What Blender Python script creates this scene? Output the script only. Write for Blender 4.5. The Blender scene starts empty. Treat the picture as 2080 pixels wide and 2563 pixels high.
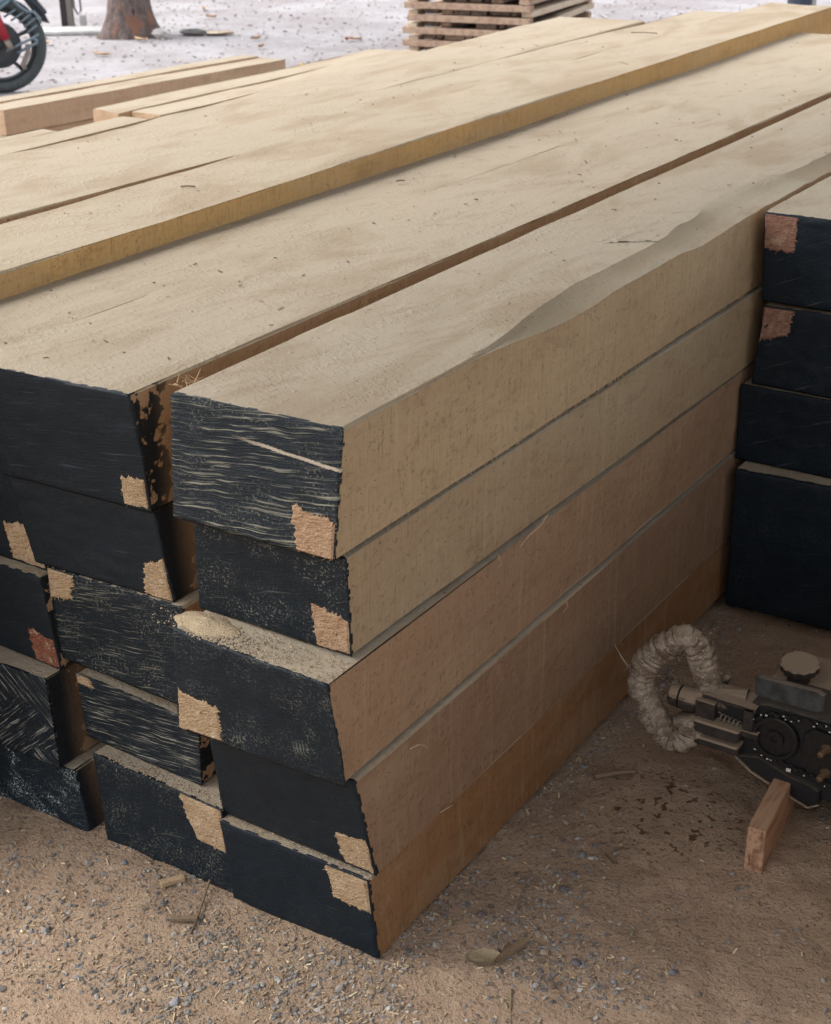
import bpy, math, random
import numpy as np
from mathutils import Matrix, Vector
R_ = math.radians
random.seed(7); rng = np.random.default_rng(7)
sc = bpy.context.scene
col = bpy.context.collection

# ------------------------------------------------------------------ camera
cam_d = bpy.data.cameras.new("camera"); cam = bpy.data.objects.new("camera", cam_d); col.objects.link(cam)
p_, y_, r_ = 0.42980063, -0.59062115, -0.01867971          # pitch down, yaw, roll
fw = Vector((math.sin(y_)*math.cos(p_), math.cos(y_)*math.cos(p_), -math.sin(p_)))
ri = Vector((math.cos(y_), -math.sin(y_), 0)); up = ri.cross(fw)
ix = math.cos(r_)*ri + math.sin(r_)*up
iy = -math.sin(r_)*ri + math.cos(r_)*up
cam.matrix_world = Matrix(((ix.x, iy.x, -fw.x, 1.0869), (ix.y, iy.y, -fw.y, -1.4991), (ix.z, iy.z, -fw.z, 1.6), (0, 0, 0, 1)))
cam_d.sensor_fit = 'VERTICAL'; cam_d.sensor_height = 24; cam_d.lens = 3816.4/2563*24
cam_d.clip_end = 1000; cam_d.clip_start = .05
cam_d.dof.use_dof = True; cam_d.dof.focus_distance = 2.1; cam_d.dof.aperture_fstop = 9
sc.camera = cam

# ------------------------------------------------------------------ sky, sun, exposure
SUN_EL, SUN_AZ = R_(50), R_(254)       # azimuth clockwise from +Y
w = bpy.data.worlds.new("World"); sc.world = w; w.use_nodes = True
nt = w.node_tree; bg = nt.nodes['Background']
sk = nt.nodes.new('ShaderNodeTexSky'); sk.sky_type = 'NISHITA'; sk.sun_disc = False
sk.sun_elevation = SUN_EL; sk.sun_rotation = SUN_AZ; sk.air_density = 1.0; sk.dust_density = 4.0; sk.ozone_density = .6
hs = nt.nodes.new('ShaderNodeHueSaturation'); hs.inputs['Saturation'].default_value = .25; nt.links.new(sk.outputs[0], hs.inputs['Color']); nt.links.new(hs.outputs[0], bg.inputs[0])   # overcast; bg.inputs[1].default_value = 0.05
sl = bpy.data.lights.new("sun", 'SUN'); so = bpy.data.objects.new("sun", sl); col.objects.link(so)
sl.energy = 1.2; sl.angle = R_(50); sl.color = (1, .96, .9)
d = Vector((math.sin(SUN_AZ)*math.cos(SUN_EL), math.cos(SUN_AZ)*math.cos(SUN_EL), math.sin(SUN_EL)))
so.rotation_euler = d.to_track_quat('Z', 'Y').to_euler(); so.location = (0, 0, 8)
sc.view_settings.view_transform = 'Standard'; sc.view_settings.look = 'None'; sc.view_settings.gamma = 1
sc.view_settings.exposure = -1.22
sc.cycles.max_bounces = 6; sc.cycles.diffuse_bounces = 4

# ------------------------------------------------------------------ helpers
def hsh(i, j, k):
    n = (i*374761393 + j*668265263 + k*2147483647 + 974711) & 0x7fffffff
    n = (n ^ (n >> 13))*1274126177 & 0x7fffffff
    n = (n ^ (n >> 16)) & 0xffff
    return n/65535.0*2 - 1
def vn(p, s=1.0, o=0.0):
    """value noise, p (...,3)"""
    p = np.asarray(p, float)*s + o
    i = np.floor(p).astype(np.int64); f = p - i; f = f*f*(3-2*f)
    r = 0
    for a in (0, 1):
        for b in (0, 1):
            for c in (0, 1):
                wt = (f[..., 0] if a else 1-f[..., 0])*(f[..., 1] if b else 1-f[..., 1])*(f[..., 2] if c else 1-f[..., 2])
                r = r + wt*hsh(i[..., 0]+a, i[..., 1]+b, i[..., 2]+c)
    return r
def fbm(p, s, n=3, o=0.):
    return sum(vn(p, s*2**k, o+k*7.3)/2**k for k in range(n))

def mkmesh(name, V, F, mat=None, parent=None, origin=(0, 0, 0), smooth=False, cols=None):
    me = bpy.data.meshes.new(name)
    V = np.asarray(V, float) - np.asarray(origin, float)
    me.from_pydata(V.tolist(), [], [list(map(int, f)) for f in F]); me.update()
    if cols is not None:
        at = me.attributes.new("tint", 'FLOAT_COLOR', 'FACE')
        at.data.foreach_set("color", np.asarray(cols, np.float32).ravel())
    if mat: me.materials.append(mat)
    if smooth: me.polygons.foreach_set("use_smooth", [True]*len(me.polygons))
    o = bpy.data.objects.new(name, me); col.objects.link(o)
    if parent: o.parent = parent
    else: o.location = origin
    return o
class MB:
    def __init__(s): s.V = []; s.F = []; s.C = []
    def add(s, V, F, c=None):
        b = len(s.V); s.V += [tuple(map(float, v)) for v in V]; s.F += [[i+b for i in f] for f in F]
        if c is not None: s.C += [c]*len(F)
    def box(s, c, size, ax=None, bev=0., tap=1.):
        """box with chamfered edges; ax = 3 axis vectors"""
        c = Vector(c); hx, hy, hz = [q/2 for q in size]
        ax = ax or (Vector((1, 0, 0)), Vector((0, 1, 0)), Vector((0, 0, 1)))
        b = bev or min(size)*.06
        pts = []; 
        for sx in (-1, 1):
            for sy in (-1, 1):
                for sz in (-1, 1):
                    for k in range(3):
                        q = [sx*hx, sy*hy, sz*hz]
                        for m in range(3):
                            if m != k: q[m] -= (sx, sy, sz)[m]*b
                        pts.append(c + ax[0]*q[0] + ax[1]*q[1] + ax[2]*q[2])
        I = lambda sx, sy, sz, k: ((sx*2+sy)*2+sz)*3+k
        F = []
        for k in range(3):
            m, n = [(1, 2), (2, 0), (0, 1)][k]
            for s_ in (0, 1):
                loop = []
                for a, b_ in ((0, 0), (1, 0), (1, 1), (0, 1)):
                    q = [0, 0, 0]; q[k] = s_; q[m] = a; q[n] = b_; loop.append(I(*q, k))
                F.append(loop if s_ else loop[::-1])
        for k in range(3):          # edges along axis k
            m, n = [(1, 2), (2, 0), (0, 1)][k]
            for a in (0, 1):
                for b_ in (0, 1):
                    q0 = [0, 0, 0]; q0[m] = a; q0[n] = b_; q1 = list(q0); q1[k] = 1
                    l = [I(*q0, m), I(*q1, m), I(*q1, n), I(*q0, n)]
                    F.append(l if (a == b_) else l[::-1])
        for sx in (0, 1):
            for sy in (0, 1):
                for sz in (0, 1):
                    l = [I(sx, sy, sz, 0), I(sx, sy, sz, 1), I(sx, sy, sz, 2)]
                    F.append(l if (sx+sy+sz) % 2 else l[::-1])
        s.add(pts, F)
        return s
    def tube(s, pts, rad, n=10, cap=True, closed=False):
        pts = [Vector(p) for p in pts]; m = len(pts)
        rad = rad if hasattr(rad, '__len__') else [rad]*m
        rings = []; prev = None
        for i, p in enumerate(pts):
            if closed: t = (pts[(i+1) % m]-pts[i-1])
            else: t = pts[min(i+1, m-1)]-pts[max(i-1, 0)]
            t.normalize()
            if prev is None:
                a = Vector((0, 0, 1)) if abs(t.z) < .9 else Vector((1, 0, 0))
                u = t.cross(a).normalized()
            else:
                u = (prev - t*prev.dot(t)).normalized()
            prev = u; v = t.cross(u)
            rings.append([p + (u*math.cos(q)+v*math.sin(q))*rad[i] for q in [2*math.pi*k/n for k in range(n)]])
        V = [q for r in rings for q in r]; F = []
        for i in range(m if closed else m-1):
            for k in range(n):
                a, b = i*n, ((i+1) % m)*n
                F.append([a+k, a+(k+1) % n, b+(k+1) % n, b+k])
        if cap and not closed: F += [list(range(n))[::-1], [(m-1)*n+k for k in range(n)]]
        s.add(V, F); return s
    def lathe(s, c, axis, prof, n=28, bump=None):
        """prof list of (dist along axis, radius)"""
        c = Vector(c); a = Vector(axis).normalized()
        u = a.cross(Vector((0, 0, 1)) if abs(a.z) < .9 else Vector((1, 0, 0))).normalized(); v = a.cross(u)
        V = []; F = []
        for i, (h, r) in enumerate(prof):
            for k in range(n):
                q = 2*math.pi*k/n; rr = r*(bump(k, i) if bump else 1)
                V.append(c + a*h + (u*math.cos(q)+v*math.sin(q))*rr)
        for i in range(len(prof)-1):
            for k in range(n):
                F.append([i*n+k, i*n+(k+1) % n, (i+1)*n+(k+1) % n, (i+1)*n+k])
        F += [list(range(n))[::-1], [(len(prof)-1)*n+k for k in range(n)]]
        s.add(V, F); return s
    def build(s, name, mat, parent=None, origin=(0, 0, 0), smooth=False):
        return mkmesh(name, s.V, s.F, mat, parent, origin, smooth, s.C if s.C else None)
def thing(name, label, cat, loc=(0, 0, 0), group=None):
    o = bpy.data.objects.new(name, None); col.objects.link(o); o.location = loc; o.empty_display_size = .1
    o['label'] = label; o['category'] = cat; o['kind'] = 'thing'
    if group: o['group'] = group
    return o
def tag(o, label=None, cat=None, group=None, kind=None):
    if label and not kind: kind = 'thing'
    for k, v in (('label', label), ('category', cat), ('group', group), ('kind', kind)):
        if v: o[k] = v
    return o

# ------------------------------------------------------------------ materials
class NT:
    def __init__(s, name, rough=.8, spec=.3, metal=0):
        s.m = bpy.data.materials.new(name); s.m.use_nodes = True; s.t = s.m.node_tree; s.b = s.t.nodes['Principled BSDF']
        s.b.inputs['Roughness'].default_value = rough; s.b.inputs['Specular IOR Level'].default_value = spec; s.b.inputs['Metallic'].default_value = metal
        s.L = s.t.links.new
    def n(s, t, **k):
        x = s.t.nodes.new(t)
        for a, b in k.items(): setattr(x, a, b)
        return x
    def set(s, i, v):
        if hasattr(v, 'is_output') or isinstance(v, bpy.types.NodeSocket): s.L(v, i)
        else: i.default_value = v
    def coord(s, rnd=True):
        tc = s.n('ShaderNodeTexCoord').outputs['Object']
        if not rnd: return tc
        oi = s.n('ShaderNodeObjectInfo').outputs['Random']
        a = s.n('ShaderNodeVectorMath', operation='ADD'); m = s.math('MULTIPLY', oi, 37.0)
        cx = s.n('ShaderNodeCombineXYZ'); s.L(m, cx.inputs[0]); s.L(m, cx.inputs[1]); s.L(m, cx.inputs[2])
        s.L(tc, a.inputs[0]); s.L(cx.outputs[0], a.inputs[1]); return a.outputs[0]
    def mapv(s, v, scale=(1, 1, 1), rot=(0, 0, 0)):
        if any(rot) and tuple(scale) != (1, 1, 1): v = s.mapv(v, (1, 1, 1), rot); rot = (0, 0, 0)
        m = s.n('ShaderNodeMapping'); s.L(v, m.inputs[0]); m.inputs['Scale'].default_value = scale; m.inputs['Rotation'].default_value = rot
        return m.outputs[0]
    def noise(s, v, sc, det=3, rough=.55, dist=0):
        x = s.n('ShaderNodeTexNoise'); s.L(v, x.inputs['Vector']); x.inputs['Scale'].default_value = sc
        x.inputs['Detail'].default_value = det; x.inputs['Roughness'].default_value = rough; x.inputs['Distortion'].default_value = dist
        return x.outputs['Fac']
    def vor(s, v, sc, out='Distance', feature='F1'):
        x = s.n('ShaderNodeTexVoronoi', feature=feature); s.L(v, x.inputs['Vector']); x.inputs['Scale'].default_value = sc
        return x.outputs[out]
    def math(s, op, a, b=0., c=None, clamp=False):
        x = s.n('ShaderNodeMath', operation=op, use_clamp=clamp); s.set(x.inputs[0], a); s.set(x.inputs[1], b)
        if c is not None: s.set(x.inputs[2], c)
        return x.outputs[0]
    def ramp(s, v, a, b, lo=0., hi=1.):
        x = s.n('ShaderNodeMapRange', interpolation_type='SMOOTHSTEP'); s.set(x.inputs[0], v)
        x.inputs[1].default_value = a; x.inputs[2].default_value = b; x.inputs[3].default_value = lo; x.inputs[4].default_value = hi
        return x.outputs[0]
    def mix(s, f, a, b, mode='MIX'):
        x = s.n('ShaderNodeMix', data_type='RGBA', blend_type=mode)
        s.set(x.inputs[0], f)
        for i, v in ((6, a), (7, b)):
            if isinstance(v, tuple): x.inputs[i].default_value = (*v, 1) if len(v) == 3 else v
            else: s.L(v, x.inputs[i])
        return x.outputs[2]
    def out(s, c=None, bump=None, st=.5, dist=.002, rough=None):
        if c is not None:
            if isinstance(c, tuple): s.b.inputs['Base Color'].default_value = (*c, 1)
            else: s.L(c, s.b.inputs['Base Color'])
        if bump is not None:
            x = s.n('ShaderNodeBump'); x.inputs['Strength'].default_value = st; x.inputs['Distance'].default_value = dist
            s.L(bump, x.inputs['Height']); s.L(x.outputs[0], s.b.inputs['Normal'])
        if rough is not None: s.set(s.b.inputs['Roughness'], rough)
        return s.m
    def nz(s):
        g = s.n('ShaderNodeNewGeometry').outputs['Normal']; x = s.n('ShaderNodeSeparateXYZ'); s.L(g, x.inputs[0]); return x.outputs
    def xyz(s, v):
        x = s.n('ShaderNodeSeparateXYZ'); s.L(v, x.inputs[0]); return x.outputs

def wood_material(name, dustcol=(.355, .300, .222), far=False, splash=None, nodust=False, stain=(.30, .19, .105)):
    m = NT(name, .85, .15); v = m.coord()
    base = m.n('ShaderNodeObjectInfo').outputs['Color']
    streak = m.noise(m.mapv(v, (60, 190, 5)), 1.0, 3, .6)      # saw marks run up the side faces
    grain = m.noise(m.mapv(v, (60, 2.2, 60)), 1.0, 4, .6, .6)
    big = m.noise(m.mapv(v, (5, 2.2, 5)), 1.0, 3)
    c = m.mix(m.ramp(streak, .4, .7, 0, .45), base, m.mix(.5, base, stain))
    c = m.mix(m.ramp(grain, .5, .75, 0, .4), c, m.mix(.5, base, stain))
    c = m.mix(m.ramp(big, .42, .68, 0, .35), c, stain)
    c = m.mix(m.ramp(m.noise(m.mapv(v, (9, 2.5, 9)), 1.0, 4), .5, .7, 0, .22), c, (.42, .32, .21))
    fv = m.noise(m.mapv(v, (300, 420, 14)), 1.0, 2, .5)
    c = m.mix(m.ramp(fv, .56, .72, 0, .6), c, m.mix(.6, base, (.12, .075, .04)))
    wm = m.ramp(m.noise(v, 5, 3), .40, .62)
    c = m.mix(m.math('MULTIPLY', m.ramp(m.noise(m.mapv(v, (60, 60, 34)), 1.0, 6, .75), .50, .74), m.math('MULTIPLY', wm, .34)), c, m.mix(.55, base, (.55, .43, .30)))
    c = m.mix(m.ramp(m.noise(m.mapv(v, (22, 9, 22)), 1.0, 5, .7), .48, .30, 0, .38), c, m.mix(.7, base, (.15, .085, .045)))
    vs = m.noise(m.mapv(v, (40, 60, 2.2)), 1.0, 4, .6)
    c = m.mix(m.ramp(vs, .52, .76, 0, .28), c, m.mix(.7, base, (.50, .41, .27)))
    speck = m.vor(v, 120)
    c = m.mix(m.math('MULTIPLY', m.ramp(speck, .16, .10), m.ramp(m.noise(v, 16, 2), .5, .62)), c, (.10, .055, .03))
    nz = m.nz()[2]
    dn = m.noise(m.mapv(v, (30, 12, 30)), 1.0, 5, .65)
    d1 = m.ramp(m.math('ADD', nz, m.math('MULTIPLY', m.math('SUBTRACT', dn, .5), .7)), .25, .7)
    dpatch = m.noise(m.mapv(v, (6, 2.2, 6)), 1.0, 4, .6, .5)
    dustc = m.mix(m.ramp(dpatch, .48, .68), dustcol, (dustcol[0]*.83, dustcol[1]*.78, dustcol[2]*.72))
    gr2 = m.noise(m.mapv(v, (22, 7, 22), (0, 0, .35)), 1.0, 5, .7, .8)
    dustc = m.mix(m.ramp(gr2, .5, .72, 0, .5), dustc, (dustcol[0]*.70, dustcol[1]*.62, dustcol[2]*.55))
    al = m.noise(m.mapv(v, (75, 1.1, 75)), 1.0, 3, .6)
    dustc = m.mix(m.ramp(al, .52, .70, 0, .16), dustc, (dustcol[0]*.66, dustcol[1]*.60, dustcol[2]*.54))
    cr = m.noise(m.mapv(v, (110, 170, 110), (0, 0, .3)), 1.0, 3, .65)
    crm = m.math('MULTIPLY', m.ramp(cr, .58, .70), m.ramp(m.noise(m.mapv(v, (7, 3, 7)), 1.0, 3), .42, .64))
    dustc = m.mix(m.math('MULTIPLY', crm, .75), dustc, (.33, .24, .16))
    dk = m.math('MULTIPLY', m.ramp(m.noise(v, 95, 2), .70, .74), .75)
    dustc = m.mix(dk, dustc, (.16, .10, .06))
    dustc = m.mix(m.ramp(nz, .992, .95, 0, .6), dustc, (.30, .235, .15))      # thinner dust on slopes
    c = m.mix(m.math('MULTIPLY', d1, 0.35 if nodust else .96), c, dustc)
    if splash:
        xz = m.xyz(m.n('ShaderNodeTexCoord').outputs['Object'])
        sp = m.noise(m.n('ShaderNodeTexCoord').outputs['Object'], 24, 3, .6)
        nearfront = m.ramp(xz[1], .10, .02)
        side = m.ramp(m.nz()[0], .5, .8)
        k = m.ramp(m.math('ADD', sp, m.math('MULTIPLY', nearfront, splash)), .62, .66)
        c = m.mix(m.math('MULTIPLY', m.math('MULTIPLY', k, side), nearfront), c, (.012, .014, .017))
    # relief: fine ridges along the sawn top, clumped dust, vertical saw marks on the sides
    b1 = m.noise(m.mapv(v, (75, 110, 75), (0, 0, .3)), 1.0, 4, .62)
    b2 = m.noise(m.mapv(v, (18, 6, 18)), 1.0, 3)
    b3 = m.noise(v, 330, 2)
    topb = m.math('ADD', m.math('MULTIPLY', m.ramp(b1, .42, .75), m.ramp(b2, .4, .7, .32, 1.1)), m.math('MULTIPLY', gr2, .45))
    sideb = m.math('ADD', m.math('MULTIPLY', streak, .16), m.math('MULTIPLY', m.ramp(b2, .4, .8), .9))
    clump = m.math('MULTIPLY', m.ramp(m.noise(v, 70, 3), .6, .8), .9)
    clump = m.math('ADD', clump, m.math('MULTIPLY', m.math('SUBTRACT', 1.0, d1), m.math('ADD', m.math('MULTIPLY', m.ramp(m.noise(v, 95, 4, .65), .56, .74), 1.3), m.math('MULTIPLY', m.noise(m.mapv(v, (26, 16, 26)), 1.0, 4, .6), 2.6))))
    h = m.math('ADD', m.mix(d1, sideb, topb), m.math('ADD', clump, m.math('MULTIPLY', b3, .22)))
    return m.out(c, h, .7, .0021)
M = {}
M['wood'] = wood_material('sawn_wood')
M['wood_splash'] = wood_material('sawn_wood_splashed', splash=.22)
M['wood_splash2'] = wood_material('sawn_wood_heavy_splash', splash=.38)
M['wood_clean'] = wood_material('fresh_sawn_wood', nodust=True)

def end_material(name, ang=0.0, ridge=.5, gran=.2, scale=1.0, swirl=0, dust=(.30, .285, .22), cross=0, spark=0, big=0, wob=6.0):
    """black end-grain sealer with chainsaw ridges that catch dust"""
    m = NT(name, .55, .22); v0 = m.n('ShaderNodeTexCoord').outputs['Object']
    xz = m.xyz(v0)
    def ridges(a, s_, o_):
        vv = m.mapv(v0, (11*s_, 1, 400*s_), (0, a, 0))
        warp = m.noise(m.mapv(v0, (9, 1, 9)), 1.0+o_, 2)
        n_ = m.n('ShaderNodeTexNoise'); n_.noise_dimensions = '3D'
        va = m.n('ShaderNodeVectorMath', operation='ADD'); cx = m.n('ShaderNodeCombineXYZ')
        m.L(m.math('MULTIPLY', warp, wob), cx.inputs[2]); m.L(vv, va.inputs[0]); m.L(cx.outputs[0], va.inputs[1])
        m.L(va.outputs[0], n_.inputs['Vector']); n_.inputs['Scale'].default_value = 1.0; n_.inputs['Detail'].default_value = 3; n_.inputs['Roughness'].default_value = .6
        return n_.outputs['Fac']
    rd = ridges(ang, scale, 0)
    if cross:
        rd2 = ridges(ang+cross, scale, 3)
        msk = m.ramp(m.noise(v0, 9, 1), .47, .53)
        rd = m.mix(msk, rd, rd2)
    if swirl:
        dx = m.math('SUBTRACT', xz[0], .10); dz = m.math('SUBTRACT', xz[2], .02)
        rr = m.math('SQRT', m.math('ADD', m.math('MULTIPLY', dx, dx), m.math('MULTIPLY', m.math('MULTIPLY', dz, dz), 1.5)))
        rr = m.math('ADD', rr, m.math('MULTIPLY', m.noise(v0, 26, 4), .055))
        wv = m.math('ADD', m.math('MULTIPLY', m.math('SINE', m.math('MULTIPLY', rr, 700)), .10), .42)
        rd = m.math('ADD', m.math('MULTIPLY', rd, .4), m.math('MULTIPLY', m.math('MULTIPLY', wv, 1.3), m.noise(v0, 14, 2)))
    g = m.noise(v0, 260, 3, .7); gm = m.ramp(m.noise(v0, 14, 3), .40, .62)
    amt = m.ramp(m.noise(m.mapv(v0, (14, 1, 40)), 1.0, 3), .35, .62, .18, .95)
    e = .635 - .10*ridge
    k = m.math('MULTIPLY', m.ramp(rd, e, e+.09), m.math('MULTIPLY', amt, ridge))
    kg = m.math('MULTIPLY', m.math('MULTIPLY', m.ramp(g, .55, .66), gm), gran)
    k = m.math('MAXIMUM', k, kg)
    fine = m.math('MULTIPLY', m.ramp(m.noise(v0, 700, 2), .6, .75), .10+gran*.1)
    k = m.math('MAXIMUM', k, fine)
    if spark:
        k2 = m.math('MULTIPLY', m.ramp(m.noise(v0, 330, 3, .7), .56, .62), m.ramp(m.noise(m.mapv(v0, (8, 1, 24), (0, -.6, 0)), 1.0, 2), .52, .60))
        k = m.math('MAXIMUM', k, k2)
    paint = m.mix(m.noise(v0, 12, 3), (.003, .0072, .0118), (.0075, .0145, .0215))
    c = m.mix(k, paint, dust if not spark else (.42, .47, .45))
    if big:   # one long gouge across the face
        gl = m.math('ABSOLUTE', m.math('SUBTRACT', m.math('ADD', xz[2], m.math('MULTIPLY', xz[0], .085)), .149))
        gl = m.math('ADD', gl, m.math('MULTIPLY', m.math('SUBTRACT', m.noise(v0, 300, 2), .5), .0035))
        gk = m.math('MULTIPLY', m.ramp(gl, .0030, .0016), m.ramp(xz[0], .10, .17))
        c = m.mix(gk, c, (.40, .34, .26))
        k = m.math('SUBTRACT', k, gk)
    hb = m.math('ADD', m.math('MULTIPLY', rd, ridge+.15), m.math('ADD', m.math('MULTIPLY', g, .3+gran), m.math('MULTIPLY', m.noise(v0, 40, 3), .35)))
    return m.out(c, hb, .7, .0028, m.ramp(k, 0, 1, .5, .9))
M['end_ridge'] = end_material('black_end_ridged', .10, 1.0, .5, .78, dust=(.27, .26, .20), big=1)
M['end_gran'] = end_material('black_end_rough', .25, .2, .55, .8)
M['end_swirl'] = end_material('black_end_swirled', .2, .6, .5, .8, swirl=1, dust=(.16, .165, .14))
M['end_smooth'] = end_material('black_end_smooth', .12, .12, .04, 1.0)
M['end_brush'] = end_material('black_end_brushed', .12, .35, .10, .8, dust=(.10, .13, .16))
M['end_diag'] = end_material('black_end_diagonal', .16, .7, .55, 1.0)
M['end_cross'] = end_material('black_end_cross_cut', -.75, .95, .12, .85, cross=1.45, dust=(.30, .29, .25), wob=2.2)
M['end_line'] = end_material('black_end_lined', .10, .95, .15, 1.0, dust=(.34, .32, .26), wob=3.5)
M['end_spark'] = end_material('black_end_speckled', .3, .2, .3, .8, spark=1)
M['end_gran2'] = end_material('black_end_right_low', .3, .15, .16, .7, dust=(.14, .15, .16))
M['end_far'] = end_material('black_end_right_stack', .38, .32, .12, .6, dust=(.13, .15, .17))

def bare_material(name, a=(.56, .36, .20), b=(.36, .17, .085)):
    m = NT(name, .9, .1); v = m.n('ShaderNodeTexCoord').outputs['Object']
    n1 = m.noise(m.mapv(m.mapv(v, (1, 1, 1), (0, .25, 0)), (70, 60, 420)), 1.0, 4, .65); n2 = m.noise(v, 45, 3)
    c = m.mix(m.ramp(n1, .4, .66), a, b); c = m.mix(m.ramp(n2, .5, .7, 0, .4), c, (.50, .38, .26))
    c = m.mix(m.math('MULTIPLY', m.ramp(m.noise(v, 120, 3), .62, .72), .5), c, (.56, .49, .42))
    c = m.mix(m.math('MULTIPLY', m.ramp(m.noise(v, 210, 2), .64, .70), .7), c, (.05, .03, .02))
    return m.out(c, m.math('ADD', n1, m.math('MULTIPLY', m.noise(v, 300, 3), .5)), .8, .0022)
M['bare'] = bare_material('bare_end_grain', (.37, .245, .15), (.25, .14, .08)); M['bare_light'] = bare_material('bare_pale', (.38, .275, .17), (.27, .175, .10))
M['bare_dark'] = bare_material('bare_reddish', (.22, .09, .055), (.12, .045, .03)); M['bare_pink'] = bare_material('bare_pinkish', (.27, .15, .105), (.17, .085, .06))

def simple(name, c, rough=.6, metal=0, dust=0., dustc=(.30, .225, .155), bs=90, bst=.3, spec=.4, var=.3):
    m = NT(name, rough, spec, metal); v = m.n('ShaderNodeTexCoord').outputs['Object']
    n = m.noise(v, bs, 4, .6)
    cc = m.mix(m.ramp(n, .3, .7), c, tuple(q*(1-var) for q in c))
    if dust:
        nz = m.nz()[2]
        k = m.math('MULTIPLY', m.ramp(m.math('ADD', nz, m.math('MULTIPLY', m.math('SUBTRACT', m.noise(v, 55, 4, .7), .5), 1.2)), .7-dust, 1.0-dust*.8), min(1, .5+dust*.6))
        cc = m.mix(k, cc, dustc)
        return m.out(cc, n, bst, .0015, m.ramp(k, 0, 1, rough, .95))
    return m.out(cc, n, bst, .0015)

# ------------------------------------------------------------------ ground
g = NT('dusty_ground', .95, .1); v = g.n('ShaderNodeTexCoord').outputs['Object']; xz = g.xyz(v)
n1 = g.noise(v, 3.0, 5, .6); n2 = g.noise(v, 28, 4, .65); n3 = g.noise(v, 170, 3, .7)
c = g.mix(g.ramp(n1, .35, .65), (.39, .275, .19), (.29, .205, .14))
c = g.mix(g.ramp(n2, .45, .7, 0, .55), c, (.41, .31, .215))
c = g.mix(g.ramp(n3, .56, .68, 0, .6), c, (.15, .115, .085))
c = g.mix(g.ramp(g.noise(v, 230, 2), .62, .7, 0, .5), c, (.50, .41, .30))
# oil drops near the saw
dx = g.math('SUBTRACT', xz[0], .215); dy = g.math('SUBTRACT', xz[1], .57)
rr = g.math('SQRT', g.math('ADD', g.math('MULTIPLY', dx, dx), g.math('MULTIPLY', dy, dy)))
oil = g.math('MULTIPLY', g.ramp(g.noise(v, 62, 2, .5), .60, .63), g.ramp(rr, .19, .08))
c = g.mix(g.math('MULTIPLY', oil, .85), c, (.075, .038, .02))
# pale yard outside the shed
yd = g.ramp(g.math('SUBTRACT', g.math('MULTIPLY', xz[1], .6), xz[0]), 3.2, 4.6)
yc = g.mix(g.ramp(g.noise(v, 1.1, 5, .6), .35, .65), (.43, .412, .425), (.31, .285, .288))
yc = g.mix(g.ramp(g.noise(v, 13, 5, .75), .45, .70, 0, .6), yc, (.25, .22, .22))
yc = g.mix(g.ramp(g.vor(v, 22), .14, .08, 0, .5), yc, (.58, .55, .52))
yc = g.mix(g.ramp(g.noise(v, 45, 3, .7), .56, .68, 0, .5), yc, (.25, .22, .22))
yc = g.mix(g.ramp(g.noise(v, 26, 4, .7), .55, .68, 0, .6), yc, (.56, .54, .55))
c = g.mix(yd, c, yc)
M['ground'] = g.out(c, g.math('ADD', g.math('ADD', n2, g.math('MULTIPLY', n3, .7)), g.math('MULTIPLY', g.ramp(g.noise(v, 110, 3, .65), .55, .7), .5)), .95, .006)
def axis_grid(lo, hi, st, far):
    a = list(np.arange(lo, hi+1e-9, st)); s = st; x = hi
    while x < far: s *= 1.35; x += s; a.append(x)
    s = st; x = lo
    while x > -far: s *= 1.35; x -= s; a.insert(0, x)
    return np.array(a)
gx = axis_grid(-1.2, 1.0, .011, 250); gy = axis_grid(-.9, 1.5, .011, 250)
def ground_z(P):
    """P (...,3) -> height"""
    near = np.clip(1.6-np.maximum(np.abs(P[..., 0]), np.abs(P[..., 1]-.3)), 0, 1)
    P = P*np.array([1, 1, 0])
    z = fbm(P, 5, 3)*.006 + (fbm(P, 26, 3, 3.)*.0028)*near - .004
    # trodden lower along the beams
    return z
GX, GY = np.meshgrid(gx, gy, indexing='ij'); GP = np.stack([GX, GY, 0*GX], -1); GZ = ground_z(GP)
nx, ny = GX.shape
V = np.stack([GX, GY, GZ], -1).reshape(-1, 3)
ii = (np.arange(nx-1)[:, None]*ny+np.arange(ny-1)[None]).ravel()
F = np.stack([ii, ii+ny, ii+ny+1, ii+1], 1)
tag(mkmesh('ground', V, F, M['ground'], smooth=True), kind='structure')
def gz(x, y): return float(ground_z(np.array([x, y, 0.])))

FR = np.array([0, .010, .035, .12, .26, .38, .5, .62, .74, .88, .965, .990])
PER = np.array([(f, 1.) for f in FR]+[(1., 1-f) for f in FR]+[(1-f, 0.) for f in FR]+[(0., f) for f in FR])
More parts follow.
